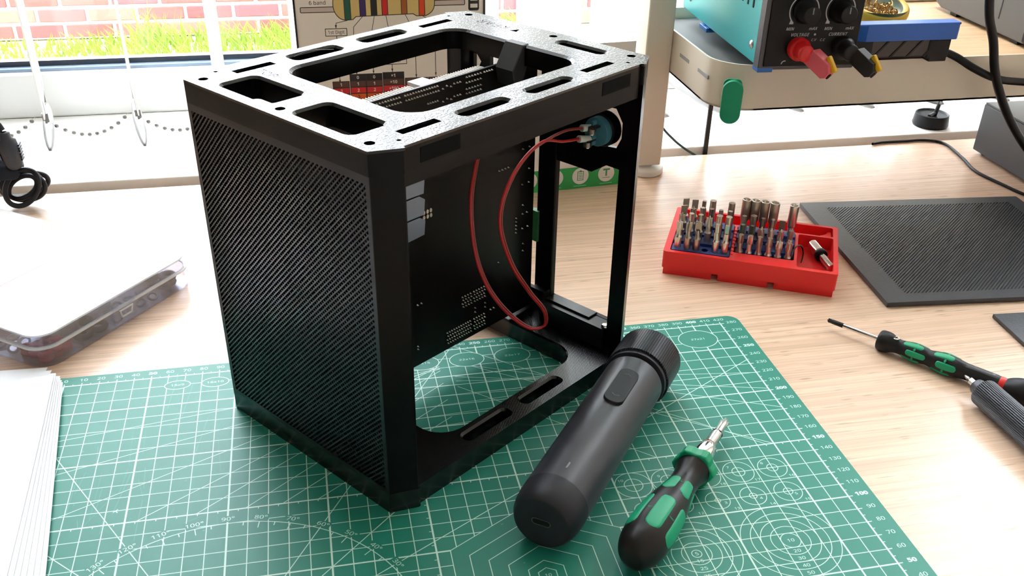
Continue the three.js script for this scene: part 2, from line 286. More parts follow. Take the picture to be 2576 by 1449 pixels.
  for (const [xa, xb] of [[X0, mid], [mid, X1]]) {
    const o = rrect(xa, Y0, xb, Y1, 8, 8); const L = xa === X0;
    const pts = L ? [...o.slice(18), [mid, Y0], [mid, Y1]].filter((p) => p[0] < mid + 0.01) : [[mid, Y1], [mid, Y0], ...o.slice(0, 18)];
    const clean = L ? [[mid, Y1], ...o.slice(18, 36), [mid, Y0]] : pts;
    const s = new THREE.Shape(clean.map((p) => new THREE.Vector2(p[0], p[1])));
    const gg = new THREE.ShapeGeometry(s), P = gg.attributes.position, uv = gg.attributes.uv;
    for (let i = 0; i < P.count; i++) uv.setXY(i, (P.getX(i) - xa) / (xb - xa), (P.getY(i) - Y0) / (Y1 - Y0));
    gg.scale(MM, MM, MM).rotateX(-Math.PI / 2).translate(0, 0.003, 0);
    mesh('printed_surface', gg, mat('#ffffff', 0.5, { map: draw(xa, xb), bumpMap: bump, bumpScale: 0.000006 }), g);
  }
}
// ---------- printed computer case (local x = along the mesh front, y up, z = -depth) ----------
const CW = 148.68, CD = 197.96, CH = 194.56;
{
  const C = thing('computer_case', 'black 3D printed small computer case standing open on the green cutting mat', 'computer case', [0.09693, 0.003, -0.24637], -0.93691);
  const mm = (p) => p.map(([a, b]) => [a * MM, b * MM]);
  const cu = 7.4, cv = 13.3, nt = 1.7;
  const outer = mm([[cu, 0], [CW - cu, 0], [CW, cv], [CW, cv + 1], [CW - nt, cv + 1.6], [CW - nt, CD - cv - 1.6], [CW, CD - cv - 1], [CW, CD - cv], [CW - cu, CD], [cu, CD], [0, CD - cv], [0, CD - cv - 1], [nt, CD - cv - 1.6], [nt, cv + 1.6], [0, cv + 1], [0, cv]]);
  const slot = (x0, y0, x1, y1, r, b = 1.3) => ({ p: mm(rrect(x0 + b, y0 + b, x1 - b, y1 - b, Math.max(0.4, r - b))), q: mm(rrect(x0, y0, x1, y1, r)) });
  const plain = (x0, y0, x1, y1) => ({ p: mm([[x0, y0], [x1, y0], [x1, y1], [x0, y1]]) });
  const hole = (x, y, r, n = 18) => ({ p: mm(circ(x, y, r, n)) });
  // letters cut into the plate: polylines as thin grooves
  const stroke = (x1, y1, x2, y2, w) => { const dx = x2 - x1, dy = y2 - y1, l = Math.hypot(dx, dy), nx = -dy / l * w / 2, ny = dx / l * w / 2; return { p: mm([[x1 + nx, y1 + ny], [x2 + nx, y2 + ny], [x2 - nx, y2 - ny], [x1 - nx, y1 - ny]]) }; };
  const common = [
    hole(13.3, 7.2, 2.4), hole(74, 7.2, 2.4), hole(134.6, 7.2, 2.4), hole(13.3, 190.9, 2.4), hole(80.2, 190.7, 2.4), hole(134.7, 190.9, 2.4),
    hole(7.3, 18.1, 1.1, 10), hole(140.6, 18.1, 1.1, 10), hole(140.7, 179.7, 1.1, 10), hole(7.4, 179.8, 1.1, 10),
    plain(11.6, 24, 17, 47.3), plain(131.5, 24, 136.7, 47.2), plain(131.6, 150, 136.7, 173.5), plain(11.8, 149.8, 17, 173.7),
    slot(8, 57.6, 20.4, 91, 4), slot(8, 104.7, 19, 138.2, 4), slot(131, 58, 140.3, 91.7, 4), slot(131.3, 104, 140.3, 138.2, 4), slot(88, 180, 122.4, 189.4, 4),
    slot(24.2, 6.3, 66, 29.6, 5), slot(80.4, 6.3, 123.2, 29.6, 5),
  ];
  // top plate with the cut-in word REAR, its triangle and TOP
  const W = 0.55, txt = [];
  const L = (ox, oy, k, segs) => segs.forEach(([a, b, c, d]) => txt.push(stroke(ox + a * k, oy + b * k, ox + c * k, oy + d * k, W)));
  // read from the rear side: letters run towards -u
  const R_ = [[0, 0, 0, 5.6], [0.9, 5.6, 3, 5.6], [3.4, 5.2, 3.4, 3.4], [1, 2.8, 3, 2.8], [1.6, 2.2, 3.4, 0]], E_ = [[0, 0, 0, 5.6], [0.9, 5.6, 3.4, 5.6], [0.9, 2.8, 3, 2.8], [0.9, 0, 3.4, 0]], A_ = [[0, 0, 1.7, 5.6], [2.3, 5.2, 3.9, 0], [1.2, 1.9, 2.4, 1.9]];
  [[R_, 50], [E_, 44], [A_, 38], [R_, 31.5]].forEach(([s, x]) => L(x, 187.8, -1, s));
  txt.push({ p: mm([[54.4, 181.8], [57.4, 187.6], [59.4, 182.4]]) });
  const T_ = [[0, 5, 3.4, 5], [1.7, 0, 1.7, 4.2]], P_ = [[0, 0, 0, 4.6], [0.8, 4.6, 2.6, 4.6], [3, 4.2, 3, 2.8], [0.8, 2.3, 2.6, 2.3]];
  L(20, 32, 1, T_.map((s) => s)); L(30.6, 32, 1, P_);
  for (let i = 0; i < 8; i++) if (i % 4 !== 3) { const a = i / 8 * 6.283, b = (i + 0.82) / 8 * 6.283; txt.push(stroke(26.9 + 2 * Math.cos(a), 34.4 + 2.4 * Math.sin(a), 26.9 + 2 * Math.cos(b), 34.4 + 2.4 * Math.sin(b), W)); }
  const bigTop = { p: mm([...rrect(27.4, 43, 121.2, 164.6, 12, 8)]), q: mm([...rrect(25.8, 41.4, 122.8, 166.2, 13.6, 8)]) };
  mesh('top_plate', lay(plate(outer, [...common, bigTop, ...txt], 0.1933, 0.19456, 0.0012, true)), M.blackTop, C);
  mesh('top_frame', lay(plate(outer, [...common.map((h) => ({ p: h.p })), { p: bigTop.p }], 0.1833, 0.1933)), M.black, C);
  // bottom plate
  const bigBot = { p: mm(rrect(24, 50, 127.8, 168, 16, 8)), q: mm(rrect(23, 49, 128.8, 169, 17, 8)) };
  mesh('bottom_plate', lay(plate(outer, [hole(13.3, 7.2, 2.4), hole(134.6, 190.9, 2.4), hole(13.3, 190.9, 2.4), slot(132, 58, 141.2, 95.5, 4), slot(132, 105, 141.2, 140.5, 4), slot(8, 57.6, 19, 91, 4), slot(8, 104.7, 19, 138.2, 4), slot(30, 8, 118, 40, 5), bigBot], 0, 0.0122, 0.0013, true)), M.blackLine, C);
  // front: corner columns, frame of the panel, lattice
  const col = (p, m = M.black) => mesh('corner_post', lay(plate(mm(p), [], 0.0122, 0.1833)), m, C);
  col([[cu, 0.4], [10, 0.4], [10, 14], [0.4, 14], [0.4, cv]]);
  col([[CW - cu, 0.4], [CW - 0.4, cv], [CW - 0.4, 14], [CW - 10, 14], [CW - 10, 0.4]]);
  col([[CW - cu, CD - 0.4], [CW - 12, CD - 0.4], [CW - 12, CD - 13], [CW - 2.2, CD - 13], [CW - 0.4, CD - cv]]);
  col([[cu, CD - 0.4], [0.4, CD - cv], [2.2, CD - 13], [12, CD - 13], [12, CD - 0.4]]);
  const fp = new THREE.Group(); fp.name = 'front_panel'; C.add(fp);
  const fo = mm([[cu, 12.2], [CW - cu, 12.2], [CW - cu, 183.3], [cu, 183.3]]);
  mesh('panel_frame', plate(fo, [{ p: mm([[10.2, 14.5], [CW - 9.8, 14.5], [CW - 9.8, 179.6], [10.2, 179.6]]) }], -0.0036, 0), M.blackMesh, fp);
  const lat = lattice(10.2, CW - 9.8, 14.5, 179.6, 2.95, 0.85, -0.15, 0.9); lat.scale(MM, MM, MM);
  const lm = mesh('lattice', lat, M.blackMesh, fp); lm.userData = { kind: 'stuff', label: 'fine diagonal lattice of the front panel' };
  mesh('backing', bx(0.0075, 0.141, 0.0122, 0.1833, -0.0126, -0.0096), mat([0.006, 0.006, 0.007], 0.6), C);
  // rails under the top plate at the sides; dark patches paint the shaded pockets
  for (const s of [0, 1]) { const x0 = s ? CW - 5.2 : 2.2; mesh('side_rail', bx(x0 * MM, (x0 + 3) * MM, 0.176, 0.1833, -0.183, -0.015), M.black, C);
    for (const v of [24, 150]) mesh('side_pocket_shade', bx((s ? CW - nt - 0.05 : nt - 0.12) * MM, (s ? CW - nt + 0.12 : nt + 0.05) * MM, 0.1846, 0.1915, -(v + 24) * MM, -v * MM), mat([0.002, 0.002, 0.002], 0.7, { specularIntensity: 0.2 }), C); }
  // rear wall: input/output opening, stepped opening for a power unit, hexagonal hole of the switch
  const ro = mm([[10, 12.2], [CW - 10, 12.2], [CW - 10, 183.3], [10, 183.3]]);
  const hex = Array.from({ length: 6 }, (_, i) => [119.6 + 13.2 * Math.cos((i * 60 + 5) * Math.PI / 180), 150.4 + 13.2 * Math.sin((i * 60 + 5) * Math.PI / 180)]);
  const rear = plate(ro, [{ p: mm([[28, 26], [70, 26], [70, 176], [28, 176]]) }, { p: mm([[84, 26.5], [134.6, 26.5], [134.6, 127.3], [121, 127.4], [110.4, 120.4], [84, 120.4]]) }, { p: mm(hex) }, { p: mm([[14, 162], [18, 162], [20.5, 167], [17, 171], [14, 171]]) }], 0.1942, 0.1972).scale(1, 1, -1);
  flip(rear); mesh('rear_wall', rear, M.black, C);
  mesh('rear_ledge', bx(0.084, 0.1355, 0.0122, 0.0262, -0.1942, -0.183), mat([0.012, 0.012, 0.014], 0.25), C);
  mesh('rear_ledge_lip', rbx(0.086, 0.121, 0.0262, 0.0275, -0.196, -0.187, 0.0004), mat([0.012, 0.012, 0.014], 0.2), C);
  mesh('rear_divider', rbx(0.0702, 0.0838, 0.0262, 0.176, -0.1945, -0.1932, 0.0004), M.black, C);
  mesh('divider_foot', bx(0.0725, 0.0836, 0.0262, 0.031, -0.193, -0.187), M.black, C);
  const fs = mesh('frame_screw', along(lathe([[0, 0], [3, 0], [3, 1], [2.2, 2], [0, 2.2]].map((p) => p.map((v) => v * MM)), 16), [0.1345, 0.0262, -0.187], [0.1345, 0.05, -0.187]), M.chrome, C); fs.userData.label = 'chrome screw head';
  // hook bracket at the rear edge of the opening
  const hk = new THREE.Shape([[167.5, 194.4], [163.2, 194.4], [155.6, 182], [157.5, 173.5], [162, 171.5], [167, 183]].map(([v, h]) => new THREE.Vector2(v * MM, h * MM)));
  const hg = new THREE.ExtrudeGeometry(hk, { depth: 0.0125, bevelEnabled: true, bevelSize: 0.0005, bevelThickness: 0.0005, bevelSegments: 1 }).rotateY(Math.PI / 2);
  hg.translate(0.0688, 0, 0); mesh('hook_bracket', hg, mat([0.03, 0.03, 0.032], 0.5), C);
  // ----- circuit board -----
  const b = new THREE.Group(); b.name = 'motherboard'; b.userData.label = 'black circuit board with solder points standing inside the case'; C.add(b);
  const U0 = 66.9, U1 = 68.5;
  mesh('board', bx(U0 * MM, U1 * MM, 0.0145, 0.1829, -0.1915, -0.022), mat([0.004, 0.004, 0.0042], 0.35, { specularIntensity: 0.4 }), b);
  const pin = new THREE.ConeGeometry(0.00055, 0.0016, 6).rotateZ(-Math.PI / 2), pts = [];
  const at = (h, v) => pts.push([h, v]);
  const rows = (h0, h1, nh, v0, v1, nv, stag = 0) => { for (let i = 0; i < nh; i++) for (let j = 0; j < nv; j++) at(h0 + (h1 - h0) * (nh > 1 ? i / (nh - 1) : 0), v0 + (v1 - v0) * (nv > 1 ? j / (nv - 1) : 0) + (i % 2) * stag); };
  rows(26.4, 18.8, 4, 113.5, 133.5, 11, 0.7); rows(26.4, 18.8, 4, 137, 146, 5, 0.7); rows(46, 39, 4, 127, 134, 4, 0.7); rows(46, 39, 4, 137, 146, 5, 0.7);
  for (const [h, v] of [[56, 90], [56, 93], [28, 89], [26, 89], [34, 138], [31, 138], [34, 147], [31, 147], [27, 152], [27, 155], [58, 159], [48, 147], [127, 180], [127, 186], [104, 180], [113, 186], [104, 186], [90, 181], [84, 181], [84, 185], [74, 181], [74, 186], [63, 182], [58, 182], [135, 176], [132.5, 176], [132, 182]]) at(h, v);
  rows(138, 136, 2, 124, 135, 6, 0.6); rows(119, 119, 1, 159, 167, 4); rows(83, 73, 5, 175, 175, 1);
  rows(181, 178.3, 2, 68, 83, 9, 0.8); rows(181, 178.3, 2, 87, 110, 13, 0.8); rows(173, 173, 1, 103, 110, 5); rows(181, 178, 2, 132, 143, 6); rows(174.5, 172, 2, 132, 143, 6); rows(181, 181, 1, 146, 152, 4);
  for (const h of [179, 172]) for (const v of [114, 117, 120, 122.5, 125, 127]) at(h + (v % 2 ? 0.6 : -0.4), v);
  pts.slice(0, 240).forEach(([h, v]) => { const o = mesh('solder_point', pin, M.solder, b); o.position.set((U1 + 0.75) * MM, h * MM, -v * MM); });
  const pads = new THREE.CylinderGeometry(0.0013, 0.0013, 0.0003, 12).scale(1, 1, 0.7).rotateZ(Math.PI / 2);
  for (const h of [112, 109]) for (const v of [97.5, 100.2, 102.8]) { const o = mesh('test_pad', pads, mat([0.75, 0.68, 0.58], 0.4, { metalness: 0.6 }), b); o.position.set((U1 + 0.15) * MM, h * MM, -v * MM); }
  // header pins and memory slot along the component side
  const hp = []; for (let v = 60; v < 152; v += 1.9) if (v < 100 || v > 112) { hp.push(bx((U0 - 9) * MM, U0 * MM, 0.1805, 0.1812, -(v + 0.7) * MM, -v * MM)); }
  mesh('header_pins', hp, M.solder, b).userData.kind = 'stuff';
  mesh('edge_label', bx((U0 - 11) * MM, U0 * MM, 0.181, 0.1826, -0.1115, -0.1005), mat('#f4f4f2', 0.4), b);
  mesh('component_block', bx(0.05, U0 * MM, 0.04, 0.14, -0.15, -0.06), mat([0.012, 0.012, 0.013], 0.5), b);
  const grn = mesh('terminal_block', [bx(0.0665, 0.0725, 0.062, 0.083, -0.1955, -0.1915), bx(0.0665, 0.0735, 0.068, 0.078, -0.198, -0.1955)], mat([0.05, 0.2, 0.07], 0.5), b); grn.userData.label = 'green terminal block';
  // plates beside the front column, bright reflections painted in as a pale colour
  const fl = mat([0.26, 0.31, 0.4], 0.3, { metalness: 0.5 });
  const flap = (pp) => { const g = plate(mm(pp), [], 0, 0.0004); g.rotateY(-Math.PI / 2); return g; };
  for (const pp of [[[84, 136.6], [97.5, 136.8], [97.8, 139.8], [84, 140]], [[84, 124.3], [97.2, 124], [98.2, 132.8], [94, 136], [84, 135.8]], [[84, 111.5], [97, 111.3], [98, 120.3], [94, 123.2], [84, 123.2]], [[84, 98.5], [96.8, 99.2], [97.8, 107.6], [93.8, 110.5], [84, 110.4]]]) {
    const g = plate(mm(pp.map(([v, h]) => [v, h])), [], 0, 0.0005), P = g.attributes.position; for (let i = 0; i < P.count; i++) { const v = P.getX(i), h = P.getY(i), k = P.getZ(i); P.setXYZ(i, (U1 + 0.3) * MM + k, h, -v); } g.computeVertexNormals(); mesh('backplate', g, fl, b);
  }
  // ----- push button with two wires -----
  const pb = new THREE.Group(); pb.name = 'push_button'; C.add(pb); pb.position.set(0.1205, 0.1505, -0.1925); pb.rotation.x = Math.PI / 2;   // local +y towards the front
  mesh('threaded_ring', lathe([[8.6, -1], [9.9, -1], ...Array.from({ length: 4 }, (_, i) => [[9.9, -0.4 + i * 1.6], [9.4, 0.3 + i * 1.6]]).flat(), [9.4, 5.6], [8.4, 6]].map((p) => p.map((v) => v * MM)), 32), M.rubber, pb);
  mesh('switch_body', [lathe([[0, 10.2], [7.9, 10.2], [8.3, 9.8], [8.3, -1]].reverse().map((p) => p.map((v) => v * MM)), 32), box(0.0012, 0.004, 0.014, 0, 0.0118, 0)], mat([0.07, 0.22, 0.27], 0.35), pb);
  for (const [x, z] of [[0.0015, -0.0042], [-0.001, 0.0042]]) { const t = mesh('terminal_screw', [box(0.0035, 0.007, 0.0012, x, 0.0135, z), new THREE.CylinderGeometry(0.0024, 0.0024, 0.0035, 12).rotateX(Math.PI / 2).translate(x - 0.001, 0.0145, z + 0.002)], M.darkSteel, pb); mesh('screw_face', new THREE.CylinderGeometry(0.0018, 0.0018, 0.0006, 12).rotateX(Math.PI / 2).translate(x - 0.001, 0.0145, z + 0.004), M.chrome, t); }
  const sl = mat('#cfd2c6', 0.5);
  const w1 = [[73, 144.3, 138.2], [74, 140.4, 136.2], [76, 131.7, 130.9], [82, 115, 120.7], [90, 87, 116.1], [97, 64.6, 120.4], [105, 43.8, 132.7], [110, 32.5, 145.5], [113, 33, 152.4], [114, 42.2, 151.5], [115, 64.4, 134.9], [116, 89.5, 117.7], [117, 116.5, 107.1], [117, 129.9, 108.5], [117, 143, 116.9], [117, 151.8, 129.2], [117, 155, 142]];
  const wv = (a, d = 0) => a.map(([u, h, v], i) => V3(u * MM, h * MM, -v * MM).add(V3(0, 0, -d).applyAxisAngle(V3(0, 1, 0), 0.3)));
  mesh('red_wire', tube(wv([...w1, [117, 150.6, 158], [117.5, 148.5, 172]]), 0.0008, 8, 160), mat([0.5, 0.012, 0.016], 0.4), C);
  mesh('brown_wire', tube(wv(w1.map(([u, h, v]) => [u, h, v + 1.5]).concat([[117.5, 156.5, 160], [117.8, 154.2, 174]])), 0.0008, 8, 160), mat([0.28, 0.035, 0.03], 0.4), C);
  mesh('wire_sleeve', along(cyl(0.0021, 0.0017, 0.0085, 14, 0, 0.004, 0), [0.1176, 0.1543, -0.1735], [0.119, 0.153, -0.182]), sl, C);
  mesh('wire_sleeve', along(cyl(0.0021, 0.0017, 0.0085, 14, 0, 0.004, 0), [0.1175, 0.1485, -0.1715], [0.1195, 0.147, -0.18]), sl, C);
  // thin loose thread on the top
  mesh('print_string', tube([[0.012, 0.1944, -0.062], [0.014, 0.1962, -0.07], [0.016, 0.1945, -0.085]], 0.00018, 5), mat('#8a8a90', 0.5), C);
}
function flip(g) { const p = g.attributes.position, a = p.array; for (let i = 0; i < p.count; i += 3) for (let k = 0; k < 3; k++) { const t = a[(i + 1) * 3 + k]; a[(i + 1) * 3 + k] = a[(i + 2) * 3 + k]; a[(i + 2) * 3 + k] = t; } g.computeVertexNormals(); return g; }
// two layers of diagonal strands clipped to a rectangle (mm)
function lattice(x0, x1, y0, y1, pitch, w, zf, d) {
  const out = [];
  const bar = (ax, ay, bx_, by, z) => { const L = Math.hypot(bx_ - ax, by - ay); if (L < 0.6) return; const g = new THREE.BoxGeometry(L + w, w, d); g.rotateZ(Math.atan2(by - ay, bx_ - ax)); g.translate((ax + bx_) / 2, (ay + by) / 2, z); out.push(g); };
  const W = x1 - x0, H = y1 - y0;
  for (let c = -H + pitch / 2; c < W; c += pitch) { let a = Math.max(0, c), b = Math.min(W, c + H); bar(x0 + a, y0 + a - c, x0 + b, y0 + b - c, zf - d / 2); }
  for (let c = pitch / 2; c < W + H; c += pitch) { let a = Math.max(0, c - H), b = Math.min(W, c); bar(x0 + a, y0 + c - a, x0 + b, y0 + c - b, zf - d * 1.5); }
  return merge(out);
}
// ---------- tools in front ----------
// a solid of revolution along +y with a pad lying on it: rows of s, half width in angle with rounded ends
function pad(prof, s0, s1, ph, hw, lift, rows = 14, cols = 9, skew = 0) {
  const R = (s) => { for (let i = 0; i < prof.length - 1; i++) if (s >= prof[i][1] && s <= prof[i + 1][1]) { const t = (s - prof[i][1]) / (prof[i + 1][1] - prof[i][1] || 1); return prof[i][0] + t * (prof[i + 1][0] - prof[i][0]); } return prof[prof.length - 1][0]; };
  const pos = [], idx = [];
  for (let i = 0; i <= rows; i++) { const t = i / rows, s = s0 + (s1 - s0) * t, r = R(s) + lift, arc = Math.min(1, hw * r * 0.9 / (s1 - s0)), e = Math.min(t, 1 - t) / Math.max(arc, 1e-3), k = e >= 1 ? 1 : Math.sqrt(Math.max(0, 1 - (1 - e) * (1 - e)));
    for (let j = 0; j <= cols; j++) { const edge = j === 0 || j === cols || i === 0 || i === rows, a = ph + skew * (t - 0.5) + hw * k * (2 * j / cols - 1), rr = edge ? r - lift * 1.6 : r; pos.push(rr * Math.sin(a), s, rr * Math.cos(a)); } }
  for (let i = 0; i < rows; i++) for (let j = 0; j < cols; j++) { const a = i * (cols + 1) + j, b = a + 1, c = a + cols + 1, d = c + 1; idx.push(a, b, c, b, d, c); }
  const g = new THREE.BufferGeometry(); g.setAttribute('position', new THREE.BufferAttribute(new Float32Array(pos), 3)); g.setIndex(idx); g.computeVertexNormals(); return g;
}
const smooth = (prof, n = 40) => { const c = new THREE.SplineCurve(prof.map((p) => new THREE.Vector2(...p))); return c.getPoints(n).map((p) => [Math.max(0, p.x), p.y]); };
// a group whose +y runs from a to b
function axisThing(name, label, category, a, b) {
  const g = thing(name, label, category, a); const d = V3(...b).sub(V3(...a)).normalize();
  const x = V3(0, 1, 0).cross(d).normalize(), z = x.clone().cross(d); // z axis close to straight up reversed
  if (z.y < 0) { z.negate(); x.negate(); }
  g.quaternion.setFromRotationMatrix(new THREE.Matrix4().makeBasis(x, d, z)); return g;
}
{ // cordless screwdriver: dark grey cylinder with knurled collar, local +y along the axis, +z up
  const R = 0.0177, A = [0.2497, 0.003 + R, -0.0916], B = [0.3399, 0.003 + R, -0.212];
  const g = axisThing('cordless_screwdriver', 'dark grey cordless pen screwdriver with knurled collar lying on the mat beside the case', 'screwdriver', A, B);
  const body = mat([0.033, 0.033, 0.043], 0.36, { specularIntensity: 1 }), body2 = mat([0.024, 0.024, 0.03], 0.46);
  mesh('body', lathe([[0.0172, 0.0165], [R, 0.017], [R, 0.1335], [R - 0.0006, 0.1342], [R - 0.0018, 0.1342]], 64), body, g);
  const cap = mesh('end_cap', lathe([[0, 0], [0.0136, 0], [0.0148, 0.0006], [0.0163, 0.0032], [0.0172, 0.007], [R, 0.0125], [R, 0.017]], 64), body2, g);
  const us = rrect(-0.0046, -0.0016, 0.0046, 0.0016, 0.0015, 4);
  mesh('charging_port', new THREE.ShapeGeometry(new THREE.Shape(us.map((p) => new THREE.Vector2(...p)))).rotateX(Math.PI / 2).translate(0, -0.0001, 0.001), mat([0.004, 0.004, 0.004], 0.6), cap);
  mesh('port_shell', plate(rrect(-0.005, -0.002, 0.005, 0.002, 0.0019, 4), [{ p: us }], 0, 0.0004).rotateX(Math.PI / 2).translate(0, 0, 0.001), M.darkSteel, cap);
  mesh('groove_ring', lathe([[R - 0.0022, 0.134], [R - 0.0022, 0.1372]], 64), M.rubber, g);
  // knurled collar: fine straight ribs
  const n = 84, cp = []; for (let i = 0; i < n; i++) { const a0 = i / n * 6.28319, w = 6.28319 / n; for (const [f, r] of [[0, 0.0182], [0.3, 0.0191], [0.62, 0.0191], [0.92, 0.0182]]) cp.push(new THREE.Vector2(r * Math.sin(a0 + f * w), r * Math.cos(a0 + f * w))); }
  const cg = new THREE.ExtrudeGeometry(new THREE.Shape(cp), { depth: 0.024, bevelEnabled: true, bevelSize: 0.0006, bevelThickness: 0.0006, bevelSegments: 1, curveSegments: 1 }).rotateX(-Math.PI / 2).translate(0, 0.1402, 0);
  const co = mesh('collar', cg, mat([0.02, 0.02, 0.024], 0.36), g);
  mesh('collar_ring', lathe([[0.016, 0.1368], [0.0183, 0.1368], [0.0186, 0.1372], [0.0186, 0.1396], [0.016, 0.1396]], 64), body, co);
  mesh('index_mark', bx(-0.0001, 0.0001, 0.1369, 0.1396, 0.01835, 0.0187), mat([0.002, 0.002, 0.002], 0.6), co);
  mesh('nose', lathe([[0.0185, 0.164], [0.012, 0.1685], [0.006, 0.17], [0, 0.17]], 40), body2, g);
  // rocker button set a little off the top
  const sub = new THREE.Group(); sub.name = 'rocker_button'; g.add(sub); sub.rotation.y = 0.16;
  const bs = new THREE.Shape(rrect(-0.0053, -0.0165, 0.0053, 0.0165, 0.0046, 6).map((p) => new THREE.Vector2(...p)));
  mesh('button_cap', new THREE.ExtrudeGeometry(bs, { depth: 0.0019, bevelEnabled: true, bevelSize: 0.0004, bevelThickness: 0.0004, bevelSegments: 2 }).translate(0, 0.102, R - 0.0008), mat([0.022, 0.023, 0.026], 0.42), sub);
  for (const [y, s] of [[0.1125, 1], [0.0915, -1]]) mesh('arrow_mark', [box(0.0026, 0.0003, 0.0002).rotateZ(s * -0.55).translate(0.0011, y, R + 0.00155), box(0.0026, 0.0003, 0.0002).rotateZ(s * 0.55).translate(-0.0011, y, R + 0.00155)], mat([0.12, 0.125, 0.135], 0.5), sub);
  const led = mesh('indicator_slit', new THREE.CapsuleGeometry(0.0005, 0.0042, 4, 8).translate(0, 0.0262, R), mat([0.25, 0.25, 0.28], 0.3), g); led.rotation.y = 0.13;
}
{ // stubby bit screwdriver, black and green
  const A = [0.2889, 0.0152, -0.0669], B = [0.3764, 0.0118, -0.1654];
  const g = axisThing('bit_screwdriver', 'stubby black and green screwdriver with a steel bit lying on the mat', 'screwdriver', A, B);
  const k = (l) => l.map((p) => p.map((v) => v * MM));
  const prof = smooth(k([[0, -2.6], [5.2, -2], [8.8, 1.5], [11.3, 8], [12.2, 16], [12.1, 25], [11.2, 36], [9.7, 46], [8.2, 55], [7.6, 61], [7.8, 67], [8.9, 72.5], [9.8, 75.5]]), 70);
  mesh('handle', lathe(prof, 56), mat([0.014, 0.012, 0.012], 0.33), g);
  g.scale.y = 1.034;
  const gp = mat([0.0, 0.38, 0.19], 0.45);
  for (let i = 0; i < 6; i++) {
    const a = i / 6 * 6.28319 + 0.2;
    mesh('grip_pad', pad(prof, 0.011, 0.0375, a, 0.38, 0.00035, 16, 10), gp, g);
    mesh('grip_pad', pad(prof, 0.0435, 0.0575, a + 0.5236, 0.4, 0.00035, 12, 10), gp, g);
    mesh('grip_bridge', pad(prof, 0.0235, 0.0247, a + 0.5236, 0.2, 0.0003, 2, 6), gp, g);
    mesh('grip_bridge', pad(prof, 0.0525, 0.0535, a, 0.2, 0.0003, 2, 6), gp, g);
  }
  const hx = Array.from({ length: 24 }, (_, i) => { const a = i / 24 * 6.28319, r = 0.0109 + 0.0009 * Math.cos(a * 6); return new THREE.Vector2(r * Math.cos(a), r * Math.sin(a)); });
  mesh('collar', new THREE.ExtrudeGeometry(new THREE.Shape(hx), { depth: 0.0042, bevelEnabled: true, bevelSize: 0.0011, bevelThickness: 0.0013, bevelSegments: 3, bevelOffset: -0.0008 }).rotateX(-Math.PI / 2).translate(0, 0.0757, 0), M.green, g);
  mesh('bit_holder', lathe(k([[0, 80], [5.4, 80], [5.4, 93], [4.7, 96], [4.7, 98.5], [3.4, 98.8], [0, 97.8]]), 32), M.chrome, g);
  const bit = mesh('bit', new THREE.CylinderGeometry(0.0034, 0.0034, 0.014, 6).translate(0, 0.1045, 0), M.steel, g);
  mesh('bit_tip', [lathe(k([[3.4, 111.5], [2.5, 112.6], [2.5, 121], [1.9, 124], [0.7, 127.4], [0, 127.6]]), 16), box(0.0052, 0.005, 0.001, 0, 0.1225, 0), box(0.001, 0.005, 0.0052, 0, 0.1225, 0)], M.steel, bit);
}
